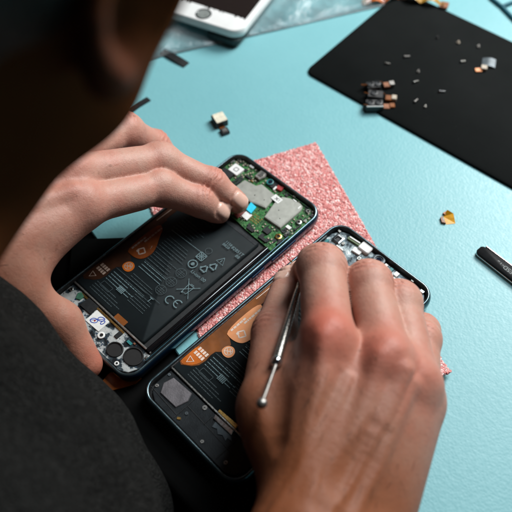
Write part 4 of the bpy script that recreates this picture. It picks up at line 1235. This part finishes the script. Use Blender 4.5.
    for c, R in joints:
        d = np.linalg.norm(V - c, axis=1); T[:, 0] = np.maximum(T[:, 0], opts.get('joint_red', .35) * np.exp(-(d / (R * .9)) ** 2))
    for i, nm in enumerate(names):
        c = np.array(mcps[nm], float) + nb * opts['mcp_r'][i]
        d = np.linalg.norm(V - c, axis=1); T[:, 0] = np.maximum(T[:, 0], opts['kn_red'][i] * np.exp(-(d / 15.0) ** 2))
    for (c, ax, dn, sd, R, hw, s0, s1) in nd:
        x = V - c; s_ = x @ ax; q = x @ dn; b_ = x @ sd
        cx_ = (s0 + s1) / 2; hx = (s1 - s0) / 2; rc = hw * .62
        qx = np.abs(s_ - cx_) - hx + rc; qy = np.abs(b_) - hw + rc
        e = np.sqrt(np.maximum(qx, 0) ** 2 + np.maximum(qy, 0) ** 2) + np.minimum(np.maximum(qx, qy), 0) - rc
        msk = (np.linalg.norm(x, axis=1) < R * 2.2) & (q > R * .1)
        T[:, 1] = np.maximum(T[:, 1], np.where(msk, smooth01(-e, -.3, .5), 0))
        dist = np.linalg.norm(x - dn * -R * .3, axis=1)
        T[:, 0] = np.maximum(T[:, 0], .55 * np.exp(-(dist / (R * 1.15)) ** 2) * (q < R * .55))
    if 'tan' in opts: T[:, 2] = opts['tan'](V)  # 'tan' holds the painted warm dim light towards the wrist
    return V, Q, T


A = lambda *p: np.array(p, float)
# ---- left hand: index and middle press the circuit board, thumb on the phone's bottom edge
L = dict(
    fingers=dict(
        index=([A(-28.5, 8.0, 37.0), A(-13.4, 22.4, 24.8), A(-4.6, 29.6, 14.8)], (9.8, 9.2, 7.6, 6.3)),
        middle=([A(-39.5, 19.0, 41.0), A(-16.8, 35.4, 26.0), A(-2.2, 41.8, 15.0)], (10.0, 9.5, 7.8, 6.5)),
        ring=([A(-70.0, 20.0, 43.0), A(-66.0, 35.0, 22.0), A(-52.0, 40.0, 9.5)], (9.8, 9.2, 7.8, 6.6)),
        pinky=([A(-88.0, 12.0, 36.0), A(-86.0, 24.0, 20.0), A(-76.0, 30.0, 8.5)], (9.0, 8.2, 7.2, 6.2))),
    mcps=dict(index=A(-34.0, -36.0, 57.0), middle=A(-49.0, -29.0, 63.0), ring=A(-66.0, -25.0, 60.0), pinky=A(-81.0, -24.0, 52.0)),
    wrist=A(-52, -118, 78),
    thumb=([A(-42, -102, 66), A(-22.5, -89.5, 49.5), A(-6.0, -80.5, 26.5), A(12.5, -83.0, 10.0)], (15.5, 12.2, 10.6, 8.4), (-.5, -.8, .05)))
F_, VL = None, None
def warm_dimL(V): return .75 * smooth01(-V[:, 1], 10, 130)  # warm, dimmer light towards the left wrist, put into the skin colour
veinL = [([A(-38, -50, 72), A(-46, -72, 80), A(-50, -95, 88)], 1.2), ([A(-58, -44, 76), A(-52, -66, 80), A(-50, -95, 88)], 1.1)]
valleyL = [(A(-43, -48, 72), A(-50, -92, 84), 5, 1.6), (A(-59, -44, 74), A(-56, -92, 84), 5, 1.6)]
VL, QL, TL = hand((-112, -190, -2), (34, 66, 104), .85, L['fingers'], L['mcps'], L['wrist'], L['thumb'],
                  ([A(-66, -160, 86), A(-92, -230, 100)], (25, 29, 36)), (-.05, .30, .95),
                  dict(mcp_r=(10.5, 10.8, 10.4, 9.2), meta=(13.5, 10.8), knuckle=(.6, .8, .4, .2), kn_red=(.25, .3, .2, .2), joint_red=.45, tan=warm_dimL, fold=1.45, veins=veinL, valley=valleyL,
                       web=[(A(-36, -44, 50), A(-28, -80, 54), 8.5, 12)],
                       nail_up=dict(index=(.30, -.1, 1), middle=(.25, -.1, 1))))
# ---- right hand: back of the hand toward the camera, thumb and index closed on the probe
Rh = dict(
    fingers=dict(
        index=([A(80.5, 18.0, 58.0), A(68.5, 30.0, 36.0), A(60.0, 27.0, 19.0)], (11.2, 10.5, 9.0, 7.4)),
        middle=([A(101.0, 28.0, 55.0), A(92.0, 42.0, 33.0), A(85.0, 40.0, 17.0)], (10.8, 10.0, 8.8, 7.4)),
        ring=([A(115.3, 34.6, 45.5), A(109.0, 47.0, 27.0), A(103.0, 44.5, 15.5)], (11.0, 10.0, 8.6, 7.4)),
        pinky=([A(132.5, 33.0, 33.0), A(127.5, 44.0, 21.0), A(121.0, 47.0, 13.0)], (9.4, 8.4, 7.4, 6.4))),
    mcps=dict(index=A(111.0, -13.0, 66.0), middle=A(134.0, -1.0, 62.0), ring=A(147.0, 3.5, 51.5), pinky=A(152.5, 2.5, 40.5)),
    wrist=A(167.5, -79, 46),
    thumb=([A(138, -63, 42), A(106.0, -46.0, 46.0), A(79.5, -13.5, 34.0), A(58.0, 18.5, 21.0)], (15.5, 12.4, 10.6, 7.4), (-.75, .35, .45)))
def warm_dimR(V): return .14 + .82 * smooth01(-V[:, 1] + (V[:, 0] - 130) * .15, -18, 70)  # same painted warm dimness, growing towards the right wrist
valley = [(A(128, -24, 72), A(149, -68, 64), 5, 1.8), (A(151, -30, 66), A(161, -68, 60), 5, 2.0), (A(158, -28, 58), A(169, -64, 54), 4.5, 1.7), (A(103, -36, 60), A(124, -62, 60), 6, 2.6)]
vein = [([A(128, -22, 76), A(134, -42, 74), A(140, -62, 70), A(146, -84, 64)], 1.3)]
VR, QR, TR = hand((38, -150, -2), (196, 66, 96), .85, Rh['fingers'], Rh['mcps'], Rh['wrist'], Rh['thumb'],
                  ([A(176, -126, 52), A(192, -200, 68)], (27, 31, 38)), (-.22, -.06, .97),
                  dict(mcp_r=(11.4, 11.2, 10.6, 9.4), meta=(16.0, 11.6), knuckle=(1.8, 1.6, 1.0, .5), kn_red=(.85, .62, .50, .3), joint_red=.22, tan=warm_dimR, veins=vein, valley=valley,
                       web=[(A(106, -22, 50), A(116, -48, 44), 10, 15)]))

# ---- head, neck and arms under the clothes (coarser), in the head's own frame: f = face, u = crown, s = right ear
HC = A(6.2, -81.9, 262.6)
hf, hu, hs = frame_of((-.275, .588, -.76), (-.053, .78, .623))     # hs = f x u points to the person's right
def hp(f, u, s): return HC + hf * f + hu * u + hs * s
Hd = Body(HC - 150, HC + 150, 2.0, 14)
ax3 = (hf, hu, hs)
Hd.ell(hp(-14, 22, 0), ax3, (96, 84, 76), 5)                 # cranium
Hd.ell(hp(34, -8, 0), ax3, (62, 92, 66), 30)                 # face
Hd.ell(hp(44, -72, 0), ax3, (44, 34, 48), 26)                # jaw
Hd.ell(hp(84, -96, 0), ax3, (13, 13, 18), 18)                # chin
for s_ in (-1, 1):
    Hd.ell(hp(58, -24, s_ * 39), ax3, (22, 16, 20), 20)      # cheekbone
    Hd.cone(hp(20, -86, s_ * 50), hp(74, -102, s_ * 18), 14, 12, 22)   # jaw line
    Hd.ell(hp(88, 8, s_ * 31), ax3, (15, 12, 19), 9, sub=True)          # eye socket
    Hd.ell(hp(77, 6, s_ * 31), ax3, (13, 12, 14), 3)                    # closed lids
    Hd.cone(hp(90, 21, s_ * 12), hp(82, 23, s_ * 48), 6.5, 5.5, 9)      # brow
Hd.cone(hp(90, 10, 0), hp(114, -28, 0), 8, 11, 10)           # nose
for s_ in (-1, 1): Hd.ell(hp(103, -33, s_ * 12), ax3, (10, 8, 8), 5)
Hd.cone(hp(97, -57, -20), hp(97, -57, 20), 5.5, 5.5, 7); Hd.cone(hp(96, -66, -17), hp(96, -66, 17), 6, 6, 6)   # lips
Hd.cone(hp(101, -61.5, -18), hp(101, -61.5, 18), .1, .1, 0)
for s_ in (-1, 1):                                            # ears: tilted shell, raised rim, hollow bowl, lobe
    e = hp(-4, 15, s_ * 75)
    ef = hf * .90 - hs * s_ * .0 + hu * .10; en = hs * s_ * .82 + hf * -.42
    ea, en2, eb = frame_of(hu * .96 - hf * .20, en)
    Hd.ell(e + eb * 0 + hs * s_ * 3, (ea, eb, en2), (27, 15.5, 3.4), 4)
    rim = [e + hs * s_ * 7 + ea * (25.5 * cos(t)) + (-1 if eb @ hf > 0 else 1) * eb * (14.5 * sin(t)) + en2 * 2.0 for t in np.linspace(-.9, pi * .98, 14)]
    for i in range(len(rim) - 1): Hd.cone(rim[i], rim[i + 1], 2.8, 2.8, 2.5)
    rims = globals().setdefault('RIMS', []); rims += rim
    Hd.ell(e + hs * s_ * 9 + en2 * 4 + hf * 4, (ea, eb, en2), (12, 8, 5), 4, sub=True)
    Hd.ell(e - ea * 25 + hs * s_ * 5 + hf * 3, (ea, eb, en2), (8, 7, 4), 6)
NB = A(52, -300, 205)
Hd.cone(hp(-30, -70, 0), NB, 60, 66, 24)
VH, QH = nets(Hd)
# torso and limbs under the sweater
LS, RS = A(-125, -335, 150), A(228, -345, 150)
LE, RE = A(-190, -250, 60), A(285, -300, 60)
limbs = [(LS, LE, 52, 42), (LE, A(-80, -190, 92), 42, 34), (RS, RE, 52, 42), (RE, A(184, -176, 62), 42, 34)]
B2 = Body((-290, -520, -330), (380, -120, 300), 5.0, 30)
B2.cone(NB, A(52, -330, 110), 60, 100, 40)
for s_ in (-1, 1):
    B2.cone(A(52 + s_ * 60, -330, 90), A(52 + s_ * 55, -360, -260), 105, 95, 60)
    B2.cone(A(52 + s_ * 60, -330, 140), (LS if s_ < 0 else RS), 70, 50, 40)
for a_, b_, r0, r1 in limbs: B2.cone(a_, b_, r0 - 12, r1 - 12, 30)
VB, QB = nets(B2)
allV = np.concatenate([VL, VR, VH, VB])
off = np.cumsum([0, len(VL), len(VR), len(VH)])
allQ = np.concatenate([QL + off[0], QR + off[1], QH + off[2], QB + off[3]])
TH_ = np.zeros((len(VH), 4)); TH_[:, 2] = 1.0; TH_[:, 3] = 0  # zero alpha: the head's shade is painted into its skin
earmask = np.zeros(len(VH))
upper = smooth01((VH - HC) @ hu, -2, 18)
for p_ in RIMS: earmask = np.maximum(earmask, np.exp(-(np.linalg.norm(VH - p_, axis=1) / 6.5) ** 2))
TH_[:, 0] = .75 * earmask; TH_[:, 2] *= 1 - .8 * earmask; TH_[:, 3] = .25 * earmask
BL = np.concatenate([np.zeros(len(VL) + len(VR)), earmask * upper, np.zeros(len(VB))])  # painted backlight glow, upper ear rims only
TB = np.zeros((len(VB), 4)); TB[:, 3] = 1
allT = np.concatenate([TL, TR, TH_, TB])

per = thing('person', 'person in charcoal knit sweater with short dark hair bending over the opened phones', 'person', (52, -330, -2.6))
pl = np.array((52, -330, -2.6))
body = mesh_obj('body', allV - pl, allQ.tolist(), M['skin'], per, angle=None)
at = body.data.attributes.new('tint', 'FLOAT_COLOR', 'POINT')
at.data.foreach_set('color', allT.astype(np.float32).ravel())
ab = body.data.attributes.new('ear_glow', 'FLOAT', 'POINT')
ab.data.foreach_set('value', BL.astype(np.float32))

# fine dark hairs on the backs of the hands and wrists
rh = np.random.default_rng(17)
hb = MB()
for V_, n_, nb_, dirv, cond in ((VR, 230, A(-.22, -.06, .97), A(.55, -.75, 0), lambda v: (v[:, 1] < -22) & (v[:, 2] > 52)),
                               (VL, 150, A(-.05, .30, .95), A(-.75, -.55, 0), lambda v: (v[:, 1] < -30) & (v[:, 2] > 62))):
    ok = np.where(cond(V_))[0]
    for i in rh.choice(ok, n_):
        p = V_[i] - nb_ * .3; d = dirv + rh.normal(size=3) * .30; d /= np.linalg.norm(d); Lh = rh.uniform(4, 9)
        hb.tube([p, p + nb_ * .9 + d * Lh * .33, p + nb_ * 1.2 + d * Lh * .66, p + nb_ * .9 + d * Lh], [.055, .05, .04, .015], 4)
ah = mesh_obj('arm_hair', np.array(hb.v) - pl, hb.f, M['hair'], per, angle=None)
ah['kind'] = 'stuff'

# hair: close-cropped shell over the cranium
Hh = Body(HC - 150, HC + 150, 2.4, 14)
Hh.ell(hp(-16, 26, 0), ax3, (99, 88, 78.5), 5)
Hh.ell(hp(-52, -22, 0), ax3, (58, 62, 66), 20)
X, Y, Z = Hh.grid((slice(None),) * 3)
fcoord = (X - HC[0]) * hf[0] + (Y - HC[1]) * hf[1] + (Z - HC[2]) * hf[2]
ucoord = (X - HC[0]) * hu[0] + (Y - HC[1]) * hu[1] + (Z - HC[2]) * hu[2]
cut = np.maximum(fcoord * .80 - ucoord * .60 + 2, fcoord * .25 - ucoord - 40)          # hairline runs from brow to behind the ear
Hh.D = -smin(-Hh.D, -(cut).astype(np.float32), 6)
rs = np.random.default_rng(5).standard_normal(Hh.D.shape).astype(np.float32)
Hh.D += .5 * rs
VA, QA = nets(Hh)
mesh_obj('hair', VA - pl, QA.tolist(), M['hair'], per, angle=None)

# sweater
Sw = Body((-320, -520, -330), (410, -70, 300), 4.0, 30)
Sw.cone(NB + A(0, -6, -34), A(52, -330, 110), 84, 112, 40)
for s_ in (-1, 1):
    Sw.cone(A(52 + s_ * 60, -330, 90), A(52 + s_ * 55, -360, -260), 118, 106, 60)
    Sw.cone(A(52 + s_ * 60, -330, 140), (LS if s_ < 0 else RS), 82, 62, 40)
for a_, b_, r0, r1 in limbs: Sw.cone(a_, b_, r0, r1, 30)
# the front of the sweater sags forward over the desk edge
for c_, r_ in SAG if 'SAG' in globals() else (((46, -205, 20), (112, 114, 122)), ((-22, -190, 62), (76, 92, 96))):
    Sw.ell(c_, (A(1, 0, 0), A(0, 1, 0), A(0, 0, 1)), r_, 40)
X, Y, Z = Sw.grid((slice(None),) * 3)
wr = 3.6 * np.sin(X * .055 + Z * .09 + 1.5 * np.sin(Y * .03)) + 1.4 * np.sin(Z * .15 - X * .04 + Y * .05)
Sw.D += wr.astype(np.float32)
VS, QS = nets(Sw)
mesh_obj('sweater', VS - pl, QS.tolist(), M['knit'], per, angle=None)

# ------------------------------------------------------------------ the probe held between thumb and index finger
t = thing('metal_probe', 'thin steel probe with ball joints held between thumb and index finger of the right hand', 'probe', (0, 0, 0))
g0, g1, g2, g3 = A(75.5, 6.9, 45.2), A(99.6, -33.6, 61.0), A(102.7, -39.2, 63.2), A(111.4, -55.0, 70.8)
pr0 = g1 + (g0 - g1) * 1.0
MB().tube([pr0, (pr0 + g1) / 2, g1], [1.5, 2.0, 2.3], 16).build('handle', M['steel'], t)
MB().tube([g1, g2, g3], [1.0, .8, .75], 14).build('rear_rod', M['nickel'], t)
def ball(c, r): return MB().loft([[(c[0] + r * sin(v) * cos(a), c[1] + r * sin(v) * sin(a), c[2] - r * cos(v)) for a in np.linspace(0, 2 * pi, 25)[:-1]] for v in np.linspace(.05, pi - .05, 14)], True, True)
ball(g1, 2.7).build('ball_joint', M['bright_metal'], t, angle=None)
ball(g3, 2.3).build('end_ball', M['nickel'], t, angle=None)
tipb = A(55.5, 33.0, 12.5)
MB().tube([g0, (g0 + tipb) / 2, tipb], [1.3, 1.1, .8], 12).build('neck', M['steel'], t)
MB().tube([tipb, tipb + A(-5, 1.0, -.4), tipb + A(-12, 1.5, -1.0)], [.9, .7, .15], 12).build('gold_tip', M['gold'], t)
# ------------------------------------------------------------------ camera and light
from mathutils import Matrix
cam = bpy.data.cameras.new('camera'); co = bpy.data.objects.new('camera', cam); link(co)
cam.sensor_width = 36; cam.lens = 36 * 754.1 / 512; cam.clip_start = .01; cam.clip_end = 50
a_, b_, c_ = .6016, .0213, .7698
co.rotation_euler = (a_, b_, c_); co.location = (.2002557, -.141376, .3567214)
cam.dof.use_dof = True; cam.dof.focus_distance = .398; cam.dof.aperture_fstop = 7.8; cam.dof.aperture_blades = 0
scene.camera = co

w = bpy.data.worlds.new('World'); scene.world = w; w.use_nodes = True
nt = w.node_tree; bg = nt.nodes['Background']
bg.inputs[0].default_value = (.62, .78, 1.0, 1); bg.inputs[1].default_value = .010

def area(name, loc, target, size, size_y, power, color):
    l = bpy.data.lights.new(name, 'AREA'); l.shape = 'RECTANGLE'; l.size = size; l.size_y = size_y; l.energy = power; l.color = color
    o = bpy.data.objects.new(name, l); link(o)
    o.location = loc
    from mathutils import Vector
    o.rotation_euler = (Vector(target) - Vector(loc)).to_track_quat('-Z', 'Y').to_euler()
    return o
area('bench_lamp', (.06, .80, .64), (.05, .06, 0), .45, .36, 13.5, (1.0, .985, .96))
area('ceiling_panel', (.10, .48, .95), (.10, .05, 0),   .34, .34, 4.6, (.86, .95, 1.0))

scene.view_settings.view_transform = 'Standard'; scene.view_settings.look = 'None'; scene.view_settings.exposure = 0; scene.view_settings.gamma = 1
scene.cycles.use_denoising = True
scene.cycles.max_bounces = 8
scene.cycles.transparent_max_bounces = 12
